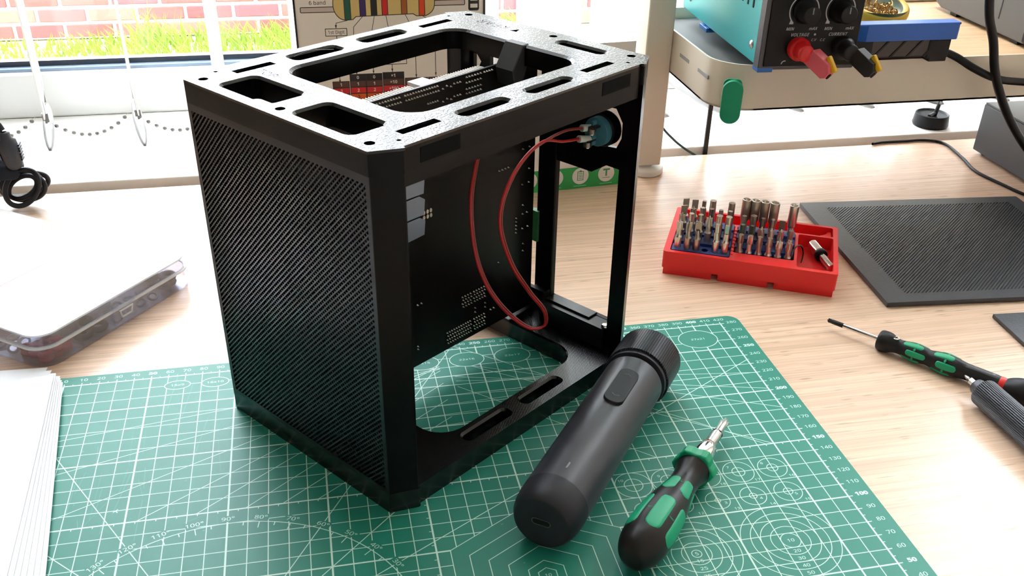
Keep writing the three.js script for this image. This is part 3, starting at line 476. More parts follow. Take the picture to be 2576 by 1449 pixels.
{ // micro screwdriver: black, green pads, red ring, phillips tip
  const tip = V3(0.4921, 0.0066, -0.2668), D = V3(0.0785, 0, 0.1026).normalize();
  const g = axisThing('precision_screwdriver', 'thin black and green precision screwdriver with red ring and phillips blade', 'screwdriver', tip.toArray(), tip.clone().addScaledVector(D, 0.1).toArray());
  const k = (l) => l.map((p) => p.map((v) => v * MM));
  mesh('blade', lathe(k([[0, 10], [1.55, 10], [1.6, 40]]), 16), M.chrome, g);
  mesh('blade_tip', [lathe(k([[0, 0], [0.5, 0.6], [1.6, 4], [1.65, 11.5], [1.55, 12]]), 16), box(0.003, 0.005, 0.0006, 0, 0.0035, 0), box(0.0006, 0.005, 0.003, 0, 0.0035, 0)], mat([0.012, 0.012, 0.012], 0.4), g);
  const prof = smooth(k([[3.8, 37], [6.2, 37.3], [7.0, 40], [6.8, 44], [5.3, 48], [4.9, 52], [5.6, 57], [6.1, 62], [5.6, 67.5], [5.2, 70.5], [6.2, 76], [6.9, 81], [6.6, 86], [5.7, 92], [5.1, 98], [4.9, 107], [5, 115]]), 90);
  const hm = mat([0.013, 0.013, 0.014], 0.42);
  mesh('handle', lathe(prof, 40), hm, g);
  mesh('cross_mark', [new THREE.CylinderGeometry(0.0022, 0.0022, 0.0003, 18).rotateX(Math.PI / 2).translate(0, 0.0478, 0.0054)], mat('#d8d4c8', 0.5), g);
  mesh('cross_print', [box(0.0026, 0.0007, 0.0002, 0, 0.0478, 0.0056), box(0.0007, 0.0026, 0.0002, 0, 0.0478, 0.0056)], mat([0.01, 0.01, 0.01], 0.6), g);
  const gp = mat([0.0, 0.34, 0.15], 0.45);
  for (let i = 0; i < 6; i++) { const a = i / 6 * 6.28319 + 0.3; for (const s of [0.0605, 0.0805]) { mesh('grip_pad', pad(prof, s - 0.0072 + (i % 2) * 0.003, s + 0.0066 + (i % 2) * 0.003, a, 0.38, 0.0003, 12, 8), gp, g); mesh('grip_bridge', pad(prof, s - 0.0008 + 0.001, s + 0.0016 + 0.001, a + 0.5236, 0.3, 0.00026, 2, 5), gp, g); } }
  const red = mesh('colour_ring', lathe(k([[4.6, 115], [5.15, 115], [5.15, 118.6], [4.6, 118.6]]), 32), mat([0.75, 0.02, 0.015], 0.4), g); red.userData.label = 'red ring';
  mesh('swivel_cap', lathe(smooth(k([[5.2, 118.6], [6.6, 121], [8.4, 126], [8.9, 132], [8.6, 137], [6, 139.6], [0, 140]]), 30), 40), hm, g);
  const lt = canvas(512, 64, (c, w, h) => { c.fillStyle = '#0f0f10'; c.fillRect(0, 0, w, h); c.fillStyle = '#9a9a94'; c.font = '22px sans-serif'; c.fillText('We', 40, 26); c.font = '17px sans-serif'; c.fillText('0010', 210, 30); c.font = '26px sans-serif'; c.fillText('PH', 440, 40); });
  const pr = mesh('handle_print', new THREE.CylinderGeometry(0.00525, 0.0055, 0.026, 12, 1, true, -0.55, 1.1).translate(0, 0.1005, 0), mat('#ffffff', 0.45, { map: lt }), g);
  const uv = pr.geometry.attributes.uv; for (let i = 0; i < uv.count; i++) uv.setXY(i, uv.getY(i), 1 - uv.getX(i));
}
{ // grey ribbed precision driver at the right edge
  const g = axisThing('pen_screwdriver', 'grey ribbed metal pen screwdriver with a short steel bit at the right edge', 'screwdriver', [0.5426, 0.0098, -0.1840], [0.5448, 0.0098, -0.1284]);
  const n = 44, rp = []; for (let i = 0; i < n; i++) for (const [f, r] of [[0, 0.0082], [0.3, 0.0088], [0.7, 0.0088]]) { const a = (i + f) / n * 6.28319; rp.push(new THREE.Vector2(r * Math.cos(a), r * Math.sin(a))); }
  const gm = mat([0.075, 0.078, 0.085], 0.42, { metalness: 0.5 });
  mesh('grip', new THREE.ExtrudeGeometry(new THREE.Shape(rp), { depth: 0.1, bevelEnabled: true, bevelSize: 0.0008, bevelThickness: 0.0012, bevelSegments: 2, bevelOffset: -0.0008, curveSegments: 1 }).rotateX(-Math.PI / 2).translate(0, 0.0195, 0), gm, g);
  mesh('nose', lathe([[0.0022, 0.0115], [0.0046, 0.0118], [0.005, 0.013], [0.005, 0.0185], [0.0058, 0.0195]], 32), gm, g);
  mesh('bit', [new THREE.CylinderGeometry(0.0023, 0.0023, 0.006, 6).translate(0, 0.009, 0), lathe([[0, 0], [0.0006, 0.0004], [0.0012, 0.003], [0.0013, 0.005], [0.0023, 0.0062]], 12)], M.steel, g);
}
// ---------- red bit set ----------
const RB = { p: [0.4055, 0, -0.362], a: -27.26 * Math.PI / 180 };
const rbPoint = (u, w, h) => { const c = Math.cos(27.26 * Math.PI / 180), s = Math.sin(27.26 * Math.PI / 180); return [RB.p[0] + (u * c + w * s) * MM, h * MM, RB.p[2] + (u * s - w * c) * MM]; };
{
  const g = thing('bit_tray', 'red plastic tray of a bit set with two blue holders', 'bit tray', RB.p, RB.a);
  const m2 = (l) => l.map(([a, b]) => [a * MM, b * MM]);
  const hl = (x0, y0, x1, y1, r = 1.5) => ({ p: m2(rrect(x0, y0, x1, y1, r, 3)) });
  mesh('tray_base', lay(plate(m2([[1.2, 1], [37, 1], [37, 9], [42, 9], [42, 1], [78, 1], [78, 9], [83, 9], [83, 1], [124.8, 1], [124.8, 81], [1.2, 81]]), [], 0.0, 0.0055)), M.red, g);
  mesh('tray_body', lay(plate(m2(rrect(0, 0, 126, 82.5, 2.2)), [hl(4.6, 3.5, 48.4, 60), hl(50, 13.5, 94.4, 60), hl(96.5, 4, 122.6, 60.6, 2), hl(4.6, 62.6, 122.4, 79.5, 2)], 0.0055, 0.019, 0)), M.red, g);
  mesh('compartment_floor', bx(0.004, 0.123, 0.0054, 0.009, -0.08, -0.003), mat([0.68, 0.014, 0.014], 0.42), g);
  mesh('thumb_rest', lay(plate(m2([[95, 63], [110, 66], [117, 72], [119, 77], [121, 77], [121.5, 63]]), [], 0.009, 0.0165)), M.red, g);
  for (let i = 0; i < 8; i++) mesh('divider_notch', bx(0.0484, 0.0504, 0.019, 0.0196, -(12 + i * 6) * MM, -(9.5 + i * 6) * MM), M.red, g);
  const blue = mat([0.016, 0.035, 0.16], 0.4), blueB = mat([0.01, 0.09, 0.38], 0.4);
  const holder = (x0, x1, w0, w1, h, hs, m, n) => { const o = mesh(n, lay(plate(m2(rrect(x0, w0, x1, w1, 1, 2)), hs.map(([u, w]) => ({ p: m2(circ(u, w, 2.6, 8)) })), 0.009, h * MM)), m, g); return o; };
  const colsL = [9.2, 16.1, 23, 29.6, 36.8, 43.7], colsR = [54.3, 61.2, 68.2, 75.4, 82.5, 89.6];
  const rowsL = [[10.4, 19], [22.5, 21], [34.5, 22.5], [46.5, 24]], rowsR = [[18, 13], [31, 17.5], [42, 20], [52, 22]];
  rowsL.forEach(([w, h], i) => holder(5.4, 47.8, w - 5.6, w + 5.6, h, colsL.map((u) => [u, w]), blue, 'blue_holder'));
  rowsR.forEach(([w, h], i) => holder(50.8, 93.8, i ? w - 4.9 : 14.2, i ? w + 4.9 : 24.5, h, colsR.map((u) => [u, w]), i ? blue : blueB, 'blue_holder'));
  // the bits, each a thing of its own
  const shank = new THREE.CylinderGeometry(0.0036, 0.0036, 0.0125, 6).translate(0, 0.00625, 0);
  const neck = (r) => lathe([[0.0036, 0.0125], [r, 0.0142], [r, 0.019]].map((p) => p), 12);
  const tips = {
    phillips: () => merge([neck(0.0024), lathe([[0.0024, 0.019], [0.0018, 0.0215], [0.0006, 0.025], [0, 0.0252]], 12), box(0.0056, 0.006, 0.0011, 0, 0.0205, 0), box(0.0011, 0.006, 0.0056, 0, 0.0205, 0)]),
    slotted: () => merge([neck(0.0022), box(0.006, 0.007, 0.0012, 0, 0.0215, 0)]),
    hexagonal: () => merge([neck(0.0026), new THREE.CylinderGeometry(0.0023, 0.0026, 0.007, 6).translate(0, 0.0215, 0)]),
    star: () => merge([neck(0.0026), ...[0, 1, 2].map((i) => box(0.0048, 0.007, 0.0016).rotateY(i * Math.PI / 3).translate(0, 0.0215, 0))]),
    square: () => merge([neck(0.0026), box(0.0036, 0.007, 0.0036, 0, 0.0215, 0)]),
    socket: () => merge([lathe([[0.0036, 0.0105], [0.0048, 0.0125], [0.0049, 0.0255], [0.0044, 0.0262], [0.0032, 0.0258], [0.003, 0.021], [0, 0.021]], 18)]),
    flat: () => merge([neck(0.0033), new THREE.CylinderGeometry(0.0031, 0.0033, 0.008, 14).translate(0, 0.022, 0)]),
  };
  const made = {}; const ms = [mat([0.6, 0.54, 0.47], 0.28, { metalness: 1 }), mat([0.68, 0.63, 0.57], 0.24, { metalness: 1 }), mat([0.45, 0.39, 0.33], 0.3, { metalness: 1 })];
  const nth = ['first', 'second', 'third', 'fourth', 'fifth', 'sixth'], rowN = ['front', 'second', 'third', 'back'];
  const kinds = { left: [['phillips', 'phillips', 'slotted', null, 'hexagonal', 'square'], ['phillips', 'star', 'star', 'phillips', 'flat', 'flat'], ['slotted', 'phillips', 'star', 'star', 'hexagonal', 'square'], ['slotted', 'slotted', 'square', 'flat', null, 'flat']], right: [['star', 'star', 'star', 'star', 'phillips', 'phillips'], ['hexagonal', 'square', 'phillips', 'phillips', 'phillips', 'star'], ['hexagonal', 'flat', 'hexagonal', 'hexagonal', 'slotted', null], ['socket', 'socket', 'socket', 'socket', null, 'socket']] };
  const word = { phillips: 'cross-head', slotted: 'flat-blade', hexagonal: 'hexagon-tipped', star: 'star-tipped', square: 'square-tipped', socket: 'tall socket', flat: 'blunt round' };
  for (const side of ['left', 'right']) kinds[side].forEach((row, i) => row.forEach((kd, j) => {
    if (!kd) return;
    const [w, h] = (side === 'left' ? rowsL : rowsR)[i], u = (side === 'left' ? colsL : colsR)[j], tall = kd === 'socket';
    const label = `${nth[j]} from left in the ${rowN[i]} row of the ${side} blue holder, ${word[kd]} bit`;
    const b = thing(tall ? 'socket_bit' : 'screwdriver_bit', label, 'bit', rbPoint(u, w, 9.2 + (side === 'left' ? 9 + i * 0.5 : i * 2.2) - (tall ? 0 : 4)), RB.a + rr_(-0.5, 0.5), 'bits in the red tray');
    made[kd] ??= tips[kd](); const m = ms[Math.floor(rnd() * 3)];
    mesh('shank', shank, m, b); mesh('tip', made[kd], side === 'right' && i === 1 && j < 2 ? mat([0.16, 0.2, 0.13], 0.35, { metalness: 0.6 }) : m, b);
    if (tall) b.scale.set(0.72, 1.16, 0.72); else b.scale.set(0.78, 1.08, 0.78);
  }));
  // bit adapter leaning in the right compartment, and a split ring
  const a = axisThing('bit_adapter', 'chrome bit adapter lying in the right compartment of the red tray', 'bit adapter', rbPoint(122.2, 18.5, 14.5), rbPoint(109.5, 52, 14));
  mesh('shaft', new THREE.CylinderGeometry(0.0031, 0.0031, 0.022, 6).translate(0, 0.011, 0), M.chrome, a);
  mesh('retaining_ring', lathe([[0.0032, 0.0205], [0.0047, 0.0205], [0.0049, 0.0225], [0.0045, 0.025], [0.0032, 0.025]], 24), M.rubber, a);
  mesh('sleeve', lathe([[0.0043, 0.0248], [0.0044, 0.039], [0.004, 0.0402], [0.003, 0.0402], [0.0028, 0.034], [0, 0.034]], 24), M.chrome, a);
  const rg = tag(mesh('split_ring', new THREE.TorusGeometry(0.0125, 0.0007, 8, 36).scale(1, 1, 0.75), M.blackPlastic), 'thin black ring leaning against the right blue holder', 'ring');
  rg.position.set(...rbPoint(97, 28, 15.5)); rg.rotation.set(-0.3, RB.a + 1.25, 0, 'YXZ'); rg.scale.set(1, 0.62, 1);
}
// ---------- mesh side panels lying on the desk ----------
function meshPanel(name, label, p, ry, W, D, th = 0.0036) {
  const g = thing(name, label, 'panel', p, ry); const m = [0.04, 0.043, 0.049];  // lighter grey-blue paints the sheen of the black plastic into its colour
  const pm = mat(m, 0.32, { specularIntensity: 1, bumpMap: T.pei, bumpScale: 0.00012 });
  const o = [[0, 0], [W, 0], [W, D], [0, D]];
  mesh('panel_frame', lay(plate(o, [{ p: [[0.019, 0.012], [W - 0.014, 0.012], [W - 0.014, D - 0.012], [0.019, D - 0.012]] }], 0, th)), pm, g);
  const l = lattice(19, (W - 0.014) / MM, 12, (D - 0.012) / MM, 2.9, 1.35, 0, 0.9).scale(MM, MM, MM); l.rotateX(-Math.PI / 2).translate(0, th, 0);
  const o2 = mesh('lattice', l, mat([0.038, 0.041, 0.047], 0.3, { specularIntensity: 1 }), g); o2.userData = { kind: 'stuff', label: 'fine diagonal lattice' };  // lattice colour carries the same painted sheen
  mesh('lining', bx(0.017, W - 0.012, 0.0004, 0.0012, -(D - 0.01), -0.01), mat([0.01, 0.01, 0.011], 0.7), g);
  return g;
}
{
  meshPanel('mesh_panel', 'black mesh side panel lying flat on the desk right of the red tray', [0.5489, 0.0005, -0.2849], -0.09, 0.2, 0.1735);
  meshPanel('mesh_panel', 'black mesh panel of which one corner shows at the right edge', [0.608, 0.0005, -0.139], -0.07, 0.2, 0.12, 0.0026);
}
// ---------- clear organiser box and the white box behind it ----------
{
  const yaw = Math.atan2(0.788, 0.615);                     // local x along the latch side
  const g = thing('organiser_box', 'clear plastic organiser box with latch, holding rubber grommets', 'storage box', [-0.0145, 0, -0.3035], yaw);
  const L = 0.134, D = 0.068, H = 0.0225, c = mat('#f4f5fa', 0.1, { transmission: 0.92, thickness: 0, ior: 1.49 }), lidM = mat('#fafafa', 0.22, { transmission: 0.3, thickness: 0 });
  const o = rrect(0, 0, L, D, 0.014, 7), inn = rrect(0.0012, 0.0012, L - 0.0012, D - 0.0012, 0.0128, 7);
  const shell = (h0, h1, a, b, m, n) => mesh(n, lay(plate(a, [{ p: b }], h0, h1)), m, g);
  shell(0.0012, 0.0128, o, inn, c, 'box_wall'); mesh('box_floor', lay(plate(o, [], 0.0002, 0.0012)), c, g);
  const lo = rrect(-0.0009, -0.0009, L + 0.0009, D + 0.0009, 0.0148, 7);
  shell(0.0128, 0.0142, lo, inn, mat('#ffffff', 0.2, { transmission: 0.3, thickness: 0 }), 'rim');
  shell(0.0142, H - 0.0012, o, inn, c, 'lid_wall'); mesh('lid', lay(plate(rrect(0.0008, 0.0008, L - 0.0008, D - 0.0008, 0.0132, 7), [], H - 0.0012, H)), lidM, g);
  for (const x of [0.031, 0.058, 0.088, 0.11]) mesh('divider', bx(x, x + 0.0009, 0.0012, 0.0195, -(D - 0.0015), -0.0015), c, g);
  const la = mesh('latch', rbx(0.056, 0.076, 0.0035, 0.0155, 0.0, 0.0016, 0.0006), c, g);
  mesh('latch_slot', plate([[0.062, 0.007], [0.071, 0.007], [0.073, 0.0125], [0.061, 0.0125]], [{ p: [[0.0628, 0.0078], [0.0703, 0.0078], [0.072, 0.0117], [0.062, 0.0117]] }], 0.0016, 0.0024), mat('#ffffff', 0.2, { transmission: 0.3, thickness: 0 }), la);
  mesh('hinge', along(cyl(0.0013, 0.0013, 0.09, 10, 0, 0.045, 0), [0.02, 0.0142, -D - 0.001], [0.11, 0.0142, -D - 0.001]), c, g);
  // grommets and rings inside, each a thing
  const tor = (R, r) => new THREE.TorusGeometry(R, r, 8, 18).rotateX(Math.PI / 2);
  const redM = mat([0.42, 0.02, 0.05], 0.5), blk = mat([0.02, 0.02, 0.022], 0.5), clr = mat('#d9dad6', 0.35, { transmission: 0.4, thickness: 0 });
  const put = (geo, m, name, label, grp, x, y, z, rx, rz) => { const t = tag(mesh(name, geo, m), label, name.split('_').pop(), grp); const p = V3(x, y, z).applyAxisAngle(V3(0, 1, 0), yaw).add(g.position); t.position.copy(p); t.rotation.set(rx, rnd() * 6, rz); };
  const rg = tor(0.0032, 0.0016), bg = tor(0.0044, 0.0021), cg = tor(0.003, 0.0009);
  for (let i = 0; i < 16; i++) put(rg, redM, 'rubber_grommet', 'small dark red rubber grommet inside the near corner of the organiser box', 'red grommets in the organiser box', 0.0085 + (i % 3) * 0.0072, 0.0032 + Math.floor(i / 9) * 0.0035, -0.0085 - (Math.floor(i / 3) % 3) * 0.0078, rr_(-0.25, 0.25), rr_(-0.25, 0.25));
  for (let i = 0; i < 8; i++) put(bg, blk, 'black_grommet', 'black rubber grommet inside the organiser box', 'black grommets in the organiser box', 0.0385 + (i % 2) * 0.0125, 0.0036, -0.009 - Math.floor(i / 2) * 0.0135, rr_(-0.12, 0.12), rr_(-0.12, 0.12));
  for (let i = 0; i < 6; i++) put(bg, blk, 'black_grommet', 'black rubber grommet in the far end of the organiser box', 'black grommets in the far compartment', 0.118 + (i % 2) * 0.001, 0.0036 + (i % 2) * 0.0042, -0.012 - Math.floor(i / 2) * 0.016, 0, 0);
  for (let i = 0; i < 10; i++) put(cg, clr, 'clear_ring', 'small translucent ring inside the organiser box behind the latch', 'clear rings in the organiser box', 0.066 + (i % 4) * 0.0105 * (i % 4 > 1 ? 1.02 : 1), 0.003, -0.007 - Math.floor(i / 4) * 0.011, rr_(0.2, 0.9), rr_(-0.4, 0.4));
  for (let i = 0; i < 5; i++) put(cg, clr, 'clear_ring', 'small translucent ring in the near compartment left of the red grommets', 'clear rings in the near compartment', 0.007 + (i % 2) * 0.009, 0.0028, -0.036 - Math.floor(i / 2) * 0.0105, rr_(0.1, 0.5), rr_(-0.4, 0.4));
  // white printed box behind
  const w = thing('card_box', 'flat white box printed with fine red lines behind the organiser box', 'box', V3(-0.004, 0, -D - 0.0035).applyAxisAngle(V3(0, 1, 0), yaw).add(g.position).toArray(), yaw);
  const tx = canvas(1024, 1024, (c2) => { c2.fillStyle = '#f6f4f2'; c2.fillRect(0, 0, 1024, 1024); c2.fillStyle = '#c9404a'; c2.fillRect(60, 930, 560, 7); c2.fillRect(60, 948, 420, 4); c2.fillStyle = '#b8b4b4'; c2.fillRect(60, 890, 300, 4); c2.fillRect(80, 800, 220, 4); c2.fillRect(80, 780, 260, 4); c2.fillRect(420, 720, 60, 4); c2.fillRect(560, 610, 50, 4); c2.fillRect(640, 500, 40, 4); c2.strokeStyle = '#b0acac'; c2.lineWidth = 3; c2.beginPath(); c2.arc(360, 700, 16, 0, 5); c2.stroke(); });
  const lidw = mesh('lid', uvBox(rbx(0, 0.132, 0.008, 0.0195, -0.115, 0, 0.002), 0, 0.132, -0.115, 0), mat('#ffffff', 0.35, { map: tx }), w);
  mesh('tray', rbx(0.001, 0.131, 0, 0.008, -0.114, -0.001, 0.001), mat('#f1efec', 0.5), w);
}
function uvBox(g, x0, x1, z0, z1) { const P = g.attributes.position, uv = g.attributes.uv; for (let i = 0; i < P.count; i++) uv.setXY(i, (P.getX(i) - x0) / (x1 - x0), (z1 - P.getZ(i)) / (z1 - z0)); return g; }
{ // sheets of paper at the left edge
  const pm = mat('#f3f4f7', 0.75, { side: THREE.DoubleSide });
  const sheet = (x, z, ang, y, lift) => {
    const g = new THREE.BoxGeometry(0.21, 0.00025, 0.297, 14, 1, 18).translate(-0.105, 0, 0.1485), P = g.attributes.position;
    for (let i = 0; i < P.count; i++) { const u = Math.max(0, 1 + P.getX(i) / 0.1), v = Math.max(0, 1 - P.getZ(i) / 0.16); P.setY(i, P.getY(i) + lift * u * u * v * v); }
    g.computeVertexNormals(); const o = mesh('paper_sheet', g, pm); o.position.set(x, y, z); o.rotation.y = ang; return o;
  };
  const rows = [];
  for (let i = 0; i < 4; i++) rows.push([-0.0125 + i * 0.0033, -0.301 + i * 0.0045, -0.075 + i * 0.022, 0.0034 + i * 0.0005, 0.0012]);
  for (let i = 0; i < 7; i++) rows.push([0.0006 - i * 0.0006, -0.2788 - (i % 3) * 0.0008, 0.118 - i * 0.0125, 0.0056 + i * 0.0005, 0.0016 + i * 0.0005]);
  const names = ['lowest', 'second lowest', 'third lowest', 'fourth lowest', 'fifth lowest', 'sixth lowest', 'middle', 'fourth from the top', 'third from the top', 'second from the top', 'topmost'];
  rows.forEach((r, i) => tag(sheet(...r), `${names[i]} white paper sheet of the fanned stack at the left edge`, 'paper', 'fanned paper sheets'));
}
{ // coiled black cable with a plug, tied with a fabric strap, standing at the left
  const g = thing('cable_bundle', 'coiled black cable tied with a fabric strap at the left edge', 'cable', [-0.079, 0, -0.56]);
  const cm = mat([0.016, 0.016, 0.02], 0.35), loops = [];
  for (let i = 0; i < 5; i++) { // loose loops below the strap, leaning to the right
    const pts = [], th = [0.3, 0.62, 0.1, 0.5, 0.85][i], ca = Math.cos(th), sa = Math.sin(th), ra = [0.019, 0.016, 0.017, 0.013, 0.016][i], rb = [0.01, 0.0085, 0.0115, 0.007, 0.011][i];
    for (let j = 0; j < 14; j++) { const t = j / 14 * Math.PI * 2, x = ra * Math.cos(t), y = rb * Math.sin(t); pts.push([0.004 + i * 0.0006 + x * ca - y * sa, Math.max(0.0024, 0.0165 + i * 0.0012 + x * sa + y * ca), (i - 2) * 0.0044 + 0.0035 * Math.sin(t + i)]); }
    mesh('cable_loop', tube(pts, 0.0021, 8, 60, true), cm, g); }
  for (let i = 0; i < 4; i++) mesh('cable_run', tube([[0.0 - i * 0.003, 0.032, (i - 2) * 0.005], [-0.003 - i * 0.004, 0.05, (i - 2) * 0.005], [-0.008 - i * 0.004, 0.075 - i * 0.004, (i - 2) * 0.005], [-0.02 - i * 0.003, 0.085 - i * 0.004, (i - 2) * 0.004], [-0.03, 0.06, (i - 2) * 0.003], [-0.02, 0.03, (i - 2) * 0.004]], 0.0021, 8, 40), cm, g);
  mesh('strap', rbx(-0.0165, 0.0065, 0.0285, 0.0405, -0.0155, 0.0125, 0.004), mat([0.02, 0.026, 0.045], 0.95, { bumpMap: T.fine, bumpScale: 0.0008 }), g);
  const pl = mesh('plug', along(lathe([[0.004, 0], [0.0058, 0.002], [0.0068, 0.006], [0.0074, 0.016], [0.0068, 0.023], [0.0042, 0.0245], [0.0042, 0.029], [0.0022, 0.03]].map((p) => p), 20), [0.006, 0.038, 0.009], [0.003, 0.07, 0.007]), mat([0.03, 0.032, 0.042], 0.4), g);
  const ribs = []; for (let i = 0; i < 6; i++) ribs.push(bx(0.0118, 0.0129, 0.045 + i * 0.0024, 0.0462 + i * 0.0024, 0.004, 0.011)); mesh('grip_rib', ribs, M.rubber, pl);
  mesh('cable_tail', tube([[0.003, 0.069, 0.007], [0.0, 0.0745, 0.006], [-0.006, 0.075, 0.004], [-0.012, 0.068, 0.002], [-0.012, 0.045, 0.0]], 0.0022, 8), cm, g);
}
// ---------- resistor chart, product box ----------
{
  const g = thing('resistor_chart', 'framed resistor colour code chart standing behind the case', 'chart', [0.155, 0, -0.5575]);
  const W = 150, H = 212, S = 9;
  const tx = canvas(W * S, H * S, (c) => {
    c.scale(S, S); c.fillStyle = '#efe6da'; c.fillRect(0, 0, W, H);
    const Y = (y) => H - y; c.lineJoin = 'round';
    const txt = (s, x, y, h, col = '#26221f', b = 'bold ') => { c.save(); c.translate(x, Y(y)); c.scale(0.1, 0.1); c.font = `${b}${h * 10}px sans-serif`; c.fillStyle = col; c.textAlign = 'center'; c.textBaseline = 'middle'; c.fillText(s, 0, 0); c.restore(); };
    const rect = (x0, y0, x1, y1, f, st) => { if (f) { c.fillStyle = f; c.fillRect(x0, Y(y1), x1 - x0, y1 - y0); } if (st) { c.strokeStyle = st; c.lineWidth = 0.5; c.strokeRect(x0, Y(y1), x1 - x0, y1 - y0); } };
    const ink = '#26221f';
    const rectR = (x0, y0, x1, y1, r, f, lw) => { c.beginPath(); c.roundRect(x0, Y(y1), x1 - x0, y1 - y0, r); c.fillStyle = f; c.fill(); c.strokeStyle = ink; c.lineWidth = lw; c.stroke(); };
    txt('6 band', 17.7, 158.9, 4.3, ink, '');
    rectR(4.2, 151.6, 36, 155.6, 0.8, '#cdb9ac', 0.6); rectR(104, 154.6, 134.4, 158.6, 0.8, '#cdb9ac', 0.6);
    // resistor body
    const body = () => { c.beginPath(); c.moveTo(29.6, Y(157)); c.bezierCurveTo(29.6, Y(150), 34, Y(145.2), 39, Y(145)); c.lineTo(44.5, Y(145.4)); c.lineTo(47, Y(147.6)); c.lineTo(92.4, Y(148.6)); c.lineTo(95.2, Y(146.9)); c.lineTo(102.8, Y(147)); c.bezierCurveTo(108, Y(149), 110, Y(152), 110, Y(158)); c.bezierCurveTo(110, Y(164), 106, Y(168), 102, Y(168.4)); c.lineTo(95, Y(168.4)); c.lineTo(92, Y(166)); c.lineTo(47, Y(166)); c.lineTo(44, Y(168.4)); c.lineTo(38, Y(168.4)); c.bezierCurveTo(32, Y(167), 29.6, Y(163), 29.6, Y(157)); c.closePath(); };
    c.save(); body(); c.fillStyle = '#dcc07a'; c.fill(); c.clip();
    for (const [x0, x1, f] of [[38.2, 43, '#1d5b4a'], [50.3, 54.9, '#3d2a66'], [59.1, 63.7, '#17171c'], [67.8, 72.4, '#d3242a'], [83.2, 87.7, '#a85c28'], [97.3, 101.9, '#e24a1a']]) rect(x0, 140, x1, 172, f, ink);
    c.restore(); body(); c.strokeStyle = ink; c.lineWidth = 0.6; c.stroke();
    c.strokeStyle = ink; c.lineWidth = 0.42; const pl = (...p) => { c.beginPath(); p.forEach(([x, y], i) => i ? c.lineTo(x, Y(y)) : c.moveTo(x, Y(y))); c.stroke(); };
    const arrow = (x, y) => { c.fillStyle = ink; c.beginPath(); c.moveTo(x - 0.8, Y(y + 2.6)); c.lineTo(x + 0.8, Y(y + 2.6)); c.lineTo(x, Y(y)); c.fill(); };
    pl([40, 144.8], [31, 143], [30.7, 139]); arrow(30.7, 138.8); pl([52, 147.4], [44.5, 139.5], [44, 129.5]); arrow(44, 129); pl([61.4, 147.6], [59, 136.7], [58.5, 121]); arrow(58.4, 120.5); pl([70.6, 148], [72, 139], [73.5, 114.5]); arrow(73.5, 114.2); pl([86, 148.4], [89, 142], [93, 120]); pl([100, 146.8], [108, 142], [109.5, 119]);
    const lab = (s, x0, y0, x1, y1) => { rect(x0, y0, x1, y1, '#efe6da', ink); txt(s, (x0 + x1) / 2, (y0 + y1) / 2, 3.6, ink, ''); };
    lab('1st Digit', 22.2, 133, 39, 138.6); lab('2nd Digit', 35.5, 123.4, 53, 128.8); lab('3rd Digit', 50, 115, 67.5, 120.3); lab('Multiplier', 61.5, 108.6, 85.7, 114);
    for (const [x, y0, y1] of [[30.7, 133, 94.6], [44.6, 123.4, 101.1], [58.3, 115, 101.3], [73.7, 108.6, 102.3], [93.3, 120, 96.8], [109.6, 119, 97.7]]) { pl([x, y0], [x, y1]); arrow(x, y1); }
    // colour table
    const cols = ['#1c1a20', '#5a3a30', '#d3242a', '#e2601e', '#e8cf3a', '#2f8a4a', '#2c56a8', '#6a3c8c', '#8c8c8c', '#f2f2f0'];
    const colX = [[24.8, 38, 1], [38.9, 51.6, 0], [52.1, 65, 0], [65.8, 83, 0], [83.9, 102.8, 1], [103.5, 120, 1]];
    colX.forEach(([x0, x1, s], ci) => { for (let i = s; i < 10; i++) { const y1 = 101.2 - i * 5.35 + (ci > 2 ? 0.8 : ci ? 0.2 : 0); rect(x0, y1 - 5.2, x1, y1, cols[i], ink); const v = ci < 3 ? String(i) : ci === 3 ? ['×1', '×10', '×100', '×1k', '×10k', '×100k', '×1M', '×10M', '×0.1', '×0.01'][i] : ci === 4 ? ['', '±1%', '±2%', '', '', '±0.5%', '±0.25%', '±0.1%', '', ''][i] : ['', '100', '50', '15', '25', '', '10', '5', '', ''][i]; txt(v, (x0 + x1) / 2, y1 - 2.7, 3.7, i === 3 || i === 4 || i === 9 ? '#26221f' : '#e6d9cf'); } });
    // rounded icon at the right
    rectR(137.5, 150, 146, 168, 1.6, '#1c1a1a', 0.3); rectR(138.8, 151.9, 145.1, 155.4, 0.5, '#efe6da', 0.3); rectR(138.8, 157.5, 145.1, 166, 0.5, '#efe6da', 0.3);
    rect(140, 10, 147, 20, '#1c1a1a');
  });
  const face = new THREE.PlaneGeometry(W * MM, H * MM).translate(W / 2 * MM, H / 2 * MM, 0.0026);
  mesh('board', rbx(0, W * MM, 0, H * MM, -0.0025, 0.0024, 0.0004), mat([0.02, 0.018, 0.018], 0.5), g);
  mesh('printed_sheet', face, mat('#ffffff', 0.55, { map: tx }), g);
  for (const x of [-0.0012, W * MM - 0.0004]) mesh('edge_trim', bx(x, x + 0.0016, 0, H * MM, -0.0028, 0.0034), mat([0.03, 0.027, 0.025], 0.5), g);
  mesh('easel', along(bx(-0.02, 0.02, 0, 0.13, -0.001, 0.001), [0.075, 0.0, -0.024], [0.075, 0.13, -0.004]), M.blackPlastic, g);
}
